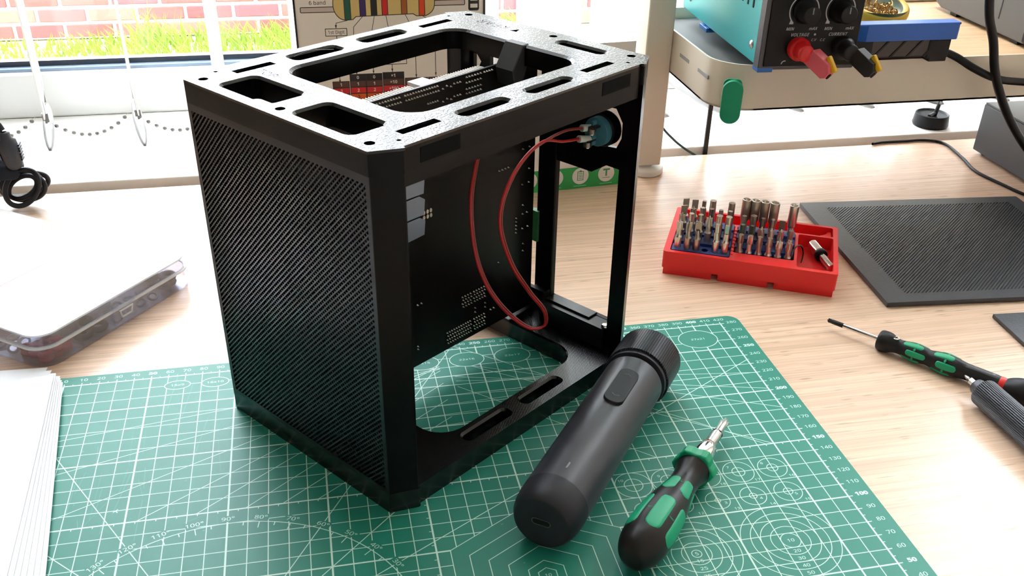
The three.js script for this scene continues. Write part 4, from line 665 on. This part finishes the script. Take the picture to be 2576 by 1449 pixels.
{
  const a = 5.5 * Math.PI / 180, g = thing('product_box', 'white carton with a green band of round icons standing behind the case', 'box', [0.318, 0, -0.5212], a);
  const W = 112.5, H = 127;
  const tx = canvas(1024, 1156, (c, w, h) => {
    const s = w / W; c.scale(s, s); c.fillStyle = '#efe9e2'; c.fillRect(0, 0, W, H); c.fillStyle = '#2faa55'; c.fillRect(0, H - 20, W, 20);
    const ring = (x, f) => { c.fillStyle = '#efe9e2'; c.beginPath(); c.arc(x, H - 11.4, 7.7, 0, 7); c.fill(); c.fillStyle = c.strokeStyle = '#3f9a58'; f(x); };
    ring(45.5, (x) => { c.fillRect(x - 3, H - 14, 6, 5); });
    ring(69.3, (x) => { c.lineWidth = 0.6; c.strokeRect(x - 2.6, H - 15.5, 5.2, 8); c.fillRect(x - 1, H - 16.6, 2, 1.6); for (let i = 0; i < 4; i++) c.fillRect(x - 1.7, H - 14 + i * 1.5, 3.4, 0.5); });
    ring(93.8, (x) => { c.fillRect(x - 3.2, H - 16, 6.4, 1.6); c.fillRect(x - 0.8, H - 16, 1.6, 7); c.fillRect(x - 3.6, H - 7.8, 7.2, 0.5); });
    ring(21.5, (x) => { c.fillRect(x - 2.5, H - 13, 5, 4); });
    c.fillStyle = '#8fd0a2'; for (const x of [45.5, 69.3, 93.8]) c.fillRect(x - 6, H - 2.6, 12, 0.8);
  });
  mesh('carton', rbx(0, W * MM, 0, H * MM, -0.052, -0.0002, 0.0006, 1), mat('#f1ece6', 0.5), g);
  mesh('front_print', new THREE.PlaneGeometry(W * MM, H * MM).translate(W / 2 * MM, H / 2 * MM, 0), mat('#ffffff', 0.5, { map: tx }), g);
  mesh('lid_seam', bx(0, W * MM, 0.1055, 0.1058, -0.0525, 0.0002), mat('#c9c0b6', 0.6), g);
}
// ---------- desk shelf with metal tray and wooden board ----------
const beige = mat([0.74, 0.66, 0.54], 0.42, { metalness: 0.1 });
{
  const g = thing('desk_shelf', 'beige metal desk shelf with a tray front and a wooden board', 'shelf', [0.4685, 0, -0.443]);
  const cu = (p, c0, c1, m, n, h = []) => mesh(n, lay(plate(p, h, c0, c1)), m, g);
  // leg in the back left with its foot (local z = depth from the front edge)
  mesh('leg', rbx(-0.0238, 0, 0.0085, 0.42, -0.129, -0.105, 0.0015), beige, g);
  mesh('foot', lathe([[0, 0], [0.0155, 0], [0.0162, 0.001], [0.0162, 0.0045], [0.0152, 0.0058], [0.006, 0.0062], [0.006, 0.009]], 32).translate(-0.0115, 0, -0.113), mat('#ebe7e0', 0.4), g);
  // tray: rounded front corner, side slots, floor
  const out = [[0, 0.185], ...Array.from({ length: 9 }, (_, i) => { const t = Math.PI + i / 8 * Math.PI / 2; return [0.032 + 0.032 * Math.cos(t), 0.032 + 0.032 * Math.sin(t)]; }), [0.52, 0], [0.52, 0.185]];
  const inn = [[0.0018, 0.183], ...Array.from({ length: 9 }, (_, i) => { const t = Math.PI + i / 8 * Math.PI / 2; return [0.032 + 0.0302 * Math.cos(t), 0.032 + 0.0302 * Math.sin(t)]; }), [0.518, 0.0018], [0.518, 0.183]];
  mesh('tray_rim', toCreasedNormals(lay(plate(out, [{ p: inn }], 0.094, 0.13)), 0.5), beige, g);
  cu(inn, 0.118, 0.1205, mat([0.2, 0.2, 0.2], 0.7), 'tray_floor');
  cu(out, 0.094, 0.0955, beige, 'tray_underside');
  for (const z of [-0.075, -0.033]) mesh('side_slot', rbx(-0.0002, 0.0008, 0.1135, 0.1165, z - 0.011, z + 0.011, 0.0003), mat([0.3, 0.29, 0.28], 0.6), g);
  mesh('wooden_board', uvm(rbx(0.1, 0.516, 0.1205, 0.1296, -0.183, -0.0025, 0.0008)), mat([0.95, 0.86, 0.66], 0.42, { map: rep(T.wood, 1 / 0.7, 1 / 0.5) }), g);
  mesh('back_lip', rbx(0.1, 0.52, 0.13, 0.1335, -0.185, -0.181, 0.0008), beige, g);
  // far right leg, outside the frame
  mesh('leg', rbx(0.52, 0.544, 0.0085, 0.42, -0.129, -0.105, 0.0015), beige, g); mesh('foot', lathe([[0, 0], [0.0162, 0.001], [0.0162, 0.0045], [0.006, 0.0062], [0.006, 0.009]], 24).translate(0.532, 0, -0.117), mat('#ebe7e0', 0.4), g);
  const t = tag(mesh('green_hook', [new THREE.ExtrudeGeometry(new THREE.Shape(rrect(-0.0079, -0.0175, 0.0079, 0.0165, 0.0078, 8).map((p) => new THREE.Vector2(...p))), { depth: 0.0035, bevelEnabled: true, bevelSize: 0.0008, bevelThickness: 0.0008, bevelSegments: 2, bevelOffset: -0.0008 }), new THREE.ExtrudeGeometry(new THREE.Shape(rrect(-0.0076, 0.008, 0.0066, 0.0166, 0.0042, 8).map((p) => new THREE.Vector2(...p))), { depth: 0.002, bevelEnabled: false }).translate(0, 0, -0.002)], mat([0.0, 0.3, 0.14], 0.4)), 'dark green rounded hook on the corner of the shelf tray', 'hook');
  t.position.set(0.479, 0.1045, -0.4385); t.rotation.y = -0.42;
}
{ // bench power supply
  const g = thing('power_supply', 'teal and black bench power supply with red and black terminals on the shelf tray', 'power supply', [0.4905, 0.1315, -0.4245], -0.048);
  const W = 0.0765, H = 0.15, D = 0.19;
  const teal = mat([0.05, 0.44, 0.46], 0.3, { metalness: 0.25 }), grey = mat([0.075, 0.073, 0.08], 0.4);
  mesh('case_shell', rbx(0.0004, W - 0.0004, 0.002, H - 0.001, -D, -0.011, 0.0012), teal, g);
  mesh('front_bezel', rbx(0, W, 0, H, -0.0112, -0.0012, 0.0008), grey, g);
  const tx = canvas(768, 1506, (c, w, h) => {
    c.fillStyle = '#0a0a0b'; c.fillRect(0, 0, w, h); const s = w / 76.5; c.scale(s, s); const Y = (y) => 150 - y; c.fillStyle = c.strokeStyle = '#b9b9b9';
    const t = (q, x, y, z) => { c.save(); c.translate(x, Y(y)); c.scale(0.1, 0.1); c.font = `italic bold ${z * 10}px sans-serif`; c.textAlign = 'center'; c.textBaseline = 'middle'; c.fillText(q, 0, 0); c.restore(); };
    for (const x of [29, 57.4]) { c.lineWidth = 0.9; c.beginPath(); c.arc(x, Y(43.5), 11.2, Math.PI * 0.72, Math.PI * 2.3); c.stroke(); c.beginPath(); c.moveTo(x - 9.4, Y(37.4)); c.lineTo(x - 6.8, Y(34)); c.lineTo(x - 10.4, Y(34)); c.fill(); }
    t('MIN', 20, 30.6, 3); t('mAX', 38, 30.6, 3); t('MIN', 50, 30.4, 3); t('mAX', 67, 30.4, 3); t('VOLTAGE', 28.5, 26.3, 3.3); t('CURRENT', 58.5, 26.3, 3.3); t('C.V', 40, 22.3, 2.6); t('C.C', 47, 22.2, 2.6);
    c.beginPath(); c.arc(40.5, Y(26.3), 0.9, 0, 7); c.fill(); t('POWER', 16, 96, 3); t('ON / OFF', 16, 91.6, 2.6);
    c.lineWidth = 0.8; c.beginPath(); c.arc(20, Y(4.6), 2.4, Math.PI, Math.PI * 1.6); c.stroke();
    c.fillStyle = '#08090a'; c.fillRect(10, Y(140), 56, 36);
  });
  const fp = mesh('front_plate', uvFront(rbx(0.0035, W - 0.001, 0.003, H - 0.003, -0.0014, 0.0002, 0.0005), W, H), mat('#ffffff', 0.42, { map: tx, specularIntensity: 0.5 }), g);
  for (const x of [0.029, 0.0574]) { const k = mesh('knob', lathe([[0.0088, 0], [0.0092, 0.001], [0.0088, 0.003], [0.0072, 0.0042], [0.0066, 0.014], [0.0058, 0.0152], [0, 0.0152]], 36).rotateX(Math.PI / 2).translate(x, 0.0435, 0), M.blackPlastic, g); mesh('knob_pointer', bx(x - 0.0004, x + 0.0004, 0.0445, 0.049, 0.0148, 0.0155), mat('#8a8a8a', 0.5), k); }
  // vents and screws on the left side
  for (let i = 0; i < 9; i++) mesh('vent_slot', bx(-0.0001, 0.0006, 0.04, 0.07, -0.028 - i * 0.011, -0.026 - i * 0.011), mat([0.006, 0.012, 0.014], 0.6), g);
  for (const [y, z] of [[0.0145, -0.02], [0.0145, -0.17], [0.12, -0.02]]) mesh('side_screw', lathe([[0, 0.0015], [0.0018, 0.0013], [0.003, 0.0005], [0.0032, 0]].reverse(), 18).rotateZ(Math.PI / 2).translate(0.0002, y, z), M.chrome, g);
  for (const [x, z] of [[0.006, -0.006], [0.004, -0.12], [0.004, -0.128], [W - 0.008, -0.12]]) mesh('foot', rbx(x - 0.006, x + 0.006, -0.0018, 0.0018, z - 0.006, z + 0.005, 0.0006), mat([0.02, 0.14, 0.45], 0.4), g);
  // binding posts with lever connectors
  const post = (x, m, m2, n, lab) => {
    const p = mesh('binding_post', lathe([[0.0082, 0], [0.0086, 0.0006], [0.0086, 0.0052], [0.0074, 0.0066], [0.0066, 0.008], [0.0062, 0.016], [0.0052, 0.018], [0, 0.018]], 30).rotateX(Math.PI / 2).translate(x, 0.0165, 0), m, g); p.userData.label = lab;
    const q = new THREE.Group(); q.name = 'lever_connector'; g.add(q); q.position.set(x + 0.008, 0.0125, 0.016); q.rotation.set(0.5, 0.62, -0.1, 'YXZ');
    const sh = new THREE.Shape([[0, -0.0058], [0.0175, -0.0058], [0.02, -0.0035], [0.02, 0.0015], [0.0165, 0.0058], [0, 0.0058]].map((v) => new THREE.Vector2(...v)));
    mesh('connector_body', new THREE.ExtrudeGeometry(sh, { depth: 0.0105, bevelEnabled: true, bevelSize: 0.0007, bevelThickness: 0.0007, bevelSegments: 2, bevelOffset: -0.0007 }).rotateY(-Math.PI / 2).translate(0.0052, 0, -0.004), m2, q);
    mesh('lever', rbx(-0.0021, 0.0021, 0.003, 0.0066, 0.002, 0.0146, 0.0009).rotateX(0.42).translate(0, 0.0046, 0.0028), mat([0.72, 0.42, 0.01], 0.42), q);
    mesh('wire_hole', cyl(0.0023, 0.0023, 0.0008, 14).rotateX(Math.PI / 2).translate(0, -0.0025, 0.0161), mat([0.01, 0.004, 0.004], 0.7), q);
    for (const z of [0.002, 0.0065]) mesh('window', rbx(-0.0058, -0.005, -0.001, 0.0008, z, z + 0.002, 0.0003), mat([0.6, 0.3, 0.3], 0.5), q);
  };
  post(0.0285, mat([0.68, 0.008, 0.012], 0.33), mat([0.68, 0.1, 0.13], 0.42), 1, 'red binding post'); post(0.0635, mat([0.012, 0.012, 0.013], 0.35), mat([0.018, 0.018, 0.019], 0.42), 1, 'black binding post');
}
function uvFront(g, W, H) { const P = g.attributes.position, uv = g.attributes.uv; for (let i = 0; i < P.count; i++) uv.setXY(i, P.getX(i) / W, P.getY(i) / H); return g; }
{ // blue and black tool rest with its cable
  const g = thing('tool_rest', 'black tool base with a blue top and diagonal ribs on the wooden board', 'tool', [0.5745, 0.1306, -0.4355], -0.02);
  const bk = M.blackPlastic, bl = mat([0.015, 0.12, 0.5], 0.36);
  mesh('base', lay(plate([[0.0, 0], [0.0805, 0], [0.0805, 0.05], [0.0, 0.05]], [], 0.0035, 0.0172)), bk, g);
  for (const [x0, x1] of [[0.0, 0.014], [0.064, 0.0795]]) for (const z of [0, -0.035]) mesh('foot', rbx(x0, x1, -0.0004, 0.006, z - 0.014, z + 0.0012, 0.001), bk, g);
  for (let i = 0; i < 4; i++) { const x = 0.015 + i * 0.0145; mesh('diagonal_rib', plate([[x, 0.0045], [x + 0.002, 0.0045], [x + 0.0125, 0.0165], [x + 0.0105, 0.0165]], [], 0, 0.0012), bk, g); }
  mesh('ribbed_inlay', bx(0.014, 0.062, 0.0045, 0.0165, -0.0005, 0.0004), mat([0.06, 0.045, 0.04], 0.5), g);
  mesh('corner_block', rbx(0.0615, 0.0805, 0.002, 0.0172, -0.02, 0.0012, 0.0015), bk, g);
  mesh('blue_top', lay(plate([[-0.002, 0.002], [0.006, -0.0028], [0.0825, -0.0028], [0.0845, -0.001], [0.0845, 0.009], [-0.002, 0.009]], [], 0.0172, 0.0296)), bl, g);
  mesh('blue_rim', rbx(-0.002, 0.0845, 0.0284, 0.0302, -0.009, 0.0028, 0.0009), bl, g);
  const c = tag(mesh('tool_cable', tube([[0.652, 0.1372, -0.4385], [0.662, 0.1335, -0.433], [0.675, 0.1262, -0.4265], [0.698, 0.1168, -0.4255], [0.73, 0.111, -0.43], [0.8, 0.106, -0.425], [0.9, 0.1, -0.42]], 0.003, 10, 80), M.rubber), 'thick black cable running right from the blue topped tool', 'cable');
}
{ // brass wool tip cleaner
  const g = thing('tip_cleaner', 'yellow rimmed green tin filled with brass wool behind the blue topped tool', 'tip cleaner', [0.643, 0.1298, -0.527]);
  mesh('tin', lathe([[0.019, 0], [0.022, 0.001], [0.0245, 0.016], [0.0252, 0.0205]], 40), mat([0.03, 0.085, 0.045], 0.35), g);
  const tp = new THREE.Group(); tp.name = 'top_insert'; g.add(tp); tp.position.set(0, 0.019, 0); tp.rotation.x = 0.3;
  mesh('rim', lathe([[0.0252, -0.007], [0.0266, 0.001], [0.0262, 0.0045], [0.0244, 0.006], [0.0212, 0.006], [0.0205, 0.0045]], 40), mat([0.72, 0.45, 0.05], 0.38), tp);
  mesh('cup', lathe([[0.0205, 0.0046], [0.0203, -0.006], [0, -0.006]], 40), mat([0.55, 0.52, 0.46], 0.35, { metalness: 0.5, side: THREE.DoubleSide }), tp);
  const curls = []; for (let i = 0; i < 46; i++) { const r = Math.sqrt(rnd()) * 0.0165, a = rnd() * 6.283, x = r * Math.cos(a), z = r * Math.sin(a), R = rr_(0.002, 0.0042), p = []; const ax = V3(rr_(-1, 1), rr_(-1, 1), rr_(-1, 1)).normalize(), q = new THREE.Quaternion().setFromAxisAngle(ax, rnd() * 6); for (let j = 0; j < 8; j++) { const t = j * 0.85; p.push(V3(R * Math.cos(t), (j - 4) * 0.0006, R * Math.sin(t)).applyQuaternion(q).add(V3(x, -0.001 + rr_(-0.002, 0.003), z))); } curls.push(tube(p, 0.00055, 4, 24).scale(1, 1, 1)); }
  mesh('brass_wool', curls, mat([0.62, 0.36, 0.12], 0.3, { metalness: 0.9 }), tp).userData.kind = 'stuff';
}
{ // grey station at the top right, dark box below, cables
  const g = thing('soldering_station', 'grey station with a dark front and black feet on the wooden board', 'soldering station', [0.744, 0.1302, -0.462], -0.03);
  const gs = new THREE.Shape([[0, 0.004], [0.125, 0.004], [0.148, 0.012], [0.152, 0.03], [0.15, 0.08], [0.0, 0.085]].map((p) => new THREE.Vector2(...p)));
  mesh('housing', new THREE.ExtrudeGeometry(gs, { depth: 0.12, bevelEnabled: true, bevelSize: 0.0015, bevelThickness: 0.0015, bevelSegments: 2 }).rotateY(Math.PI / 2), mat([0.13, 0.125, 0.12], 0.5), g);
  mesh('front_face', rbx(-0.002, 0.122, 0.0035, 0.086, -0.002, 0.012, 0.002), mat([0.02, 0.02, 0.021], 0.45), g);
  for (const [x, z] of [[0.004, -0.012], [0.004, -0.105], [0.11, -0.012], [0.11, -0.105]]) mesh('foot', rbx(x - 0.0035, x + 0.006, -0.0004, 0.005, z - 0.007, z + 0.004, 0.001), M.rubber, g);
  mesh('seam', bx(-0.0018, -0.0014, 0.014, 0.03, -0.0385, -0.0375), mat([0.03, 0.03, 0.03], 0.6), g);
  const d = thing('dark_box', 'dark grey flat box on the desk below the shelf at the right', 'box', [0.7945, 0, -0.4], -0.012);
  mesh('housing', rbx(0, 0.15, 0.003, 0.049, -0.154, 0, 0.0012), mat([0.058, 0.06, 0.066], 0.42), d); mesh('lid', rbx(0.0006, 0.15, 0.049, 0.0505, -0.1535, -0.0005, 0.0006), mat([0.07, 0.07, 0.078], 0.3), d);
  for (const [x, z] of [[0.01, -0.01], [0.01, -0.144], [0.135, -0.01], [0.135, -0.144]]) mesh('foot', cyl(0.005, 0.005, 0.0032, 14, x, 0.0016, z), M.rubber, d);
  tag(mesh('hanging_cable', tube([[0.662, 0.25, -0.418], [0.664, 0.2, -0.418], [0.672, 0.168, -0.419], [0.682, 0.149, -0.42], [0.6925, 0.123, -0.421], [0.711, 0.092, -0.42], [0.737, 0.062, -0.419], [0.748, 0.05, -0.41], [0.762, 0.03, -0.38], [0.79, 0.009, -0.345], [0.85, 0.0036, -0.32]], 0.0035, 10, 110), M.rubber), 'black cable hanging down in front of the shelf at the right', 'cable');
  tag(mesh('thin_cable', tube([[0.705, 0.0016, -0.585], [0.715, 0.0016, -0.587], [0.742, 0.0016, -0.6 + 0.013], [0.764, 0.0016, -0.5865], [0.778, 0.0016, -0.578], [0.7745, 0.0016, -0.538], [0.767, 0.0016, -0.504], [0.773, 0.0016, -0.469], [0.779, 0.0016, -0.446], [0.81, 0.0016, -0.39], [0.9, 0.0016, -0.33]], 0.0014, 8, 120), M.rubber), 'thin black cable winding over the desk behind the mesh panel', 'cable');
  tag(mesh('flat_cable', bx(-0.0021, 0.0021, -0.35, 0.094, -0.001, 0.001).translate(0.5305, 0, -0.593), mat([0.03, 0.028, 0.028], 0.5)), 'flat black cable hanging from the shelf tray behind the desk', 'cable');
  tag(mesh('green_cable', tube([[0.4775, 0.094, -0.594], [0.4765, 0.06, -0.5935], [0.4815, 0.032, -0.593], [0.497, 0.0145, -0.593], [0.512, 0.003, -0.593], [0.53, -0.008, -0.593], [0.56, -0.03, -0.593]], 0.0011, 8, 60), mat([0.015, 0.06, 0.05], 0.45)), 'thin dark green cable drooping behind the shelf leg', 'cable');
  const l = thing('lamp_stand', 'black round lamp base with a thin rod under the shelf', 'lamp stand', [0.79, 0.0047, -0.6205]);
  mesh('base', lathe([[0, 0], [0.0172, 0], [0.0182, 0.002], [0.0168, 0.012], [0.0158, 0.0125], [0.0148, 0.0105], [0, 0.0095]], 40), mat([0.012, 0.014, 0.016], 0.4), l);
  mesh('rod', along(cyl(0.0021, 0.0021, 0.075, 12, 0, 0.0375, 0), [0.003, 0.009, 0], [0.0155, 0.08, 0]), mat([0.03, 0.03, 0.03], 0.4), l);
  mesh('rod_socket', along(cyl(0.0024, 0.002, 0.008, 12, 0, 0.004, 0), [-0.004, 0.0095, 0.002], [0.004, 0.0125, 0]), mat([0.05, 0.05, 0.055], 0.4), l);
}
renderer.render(scene, camera);
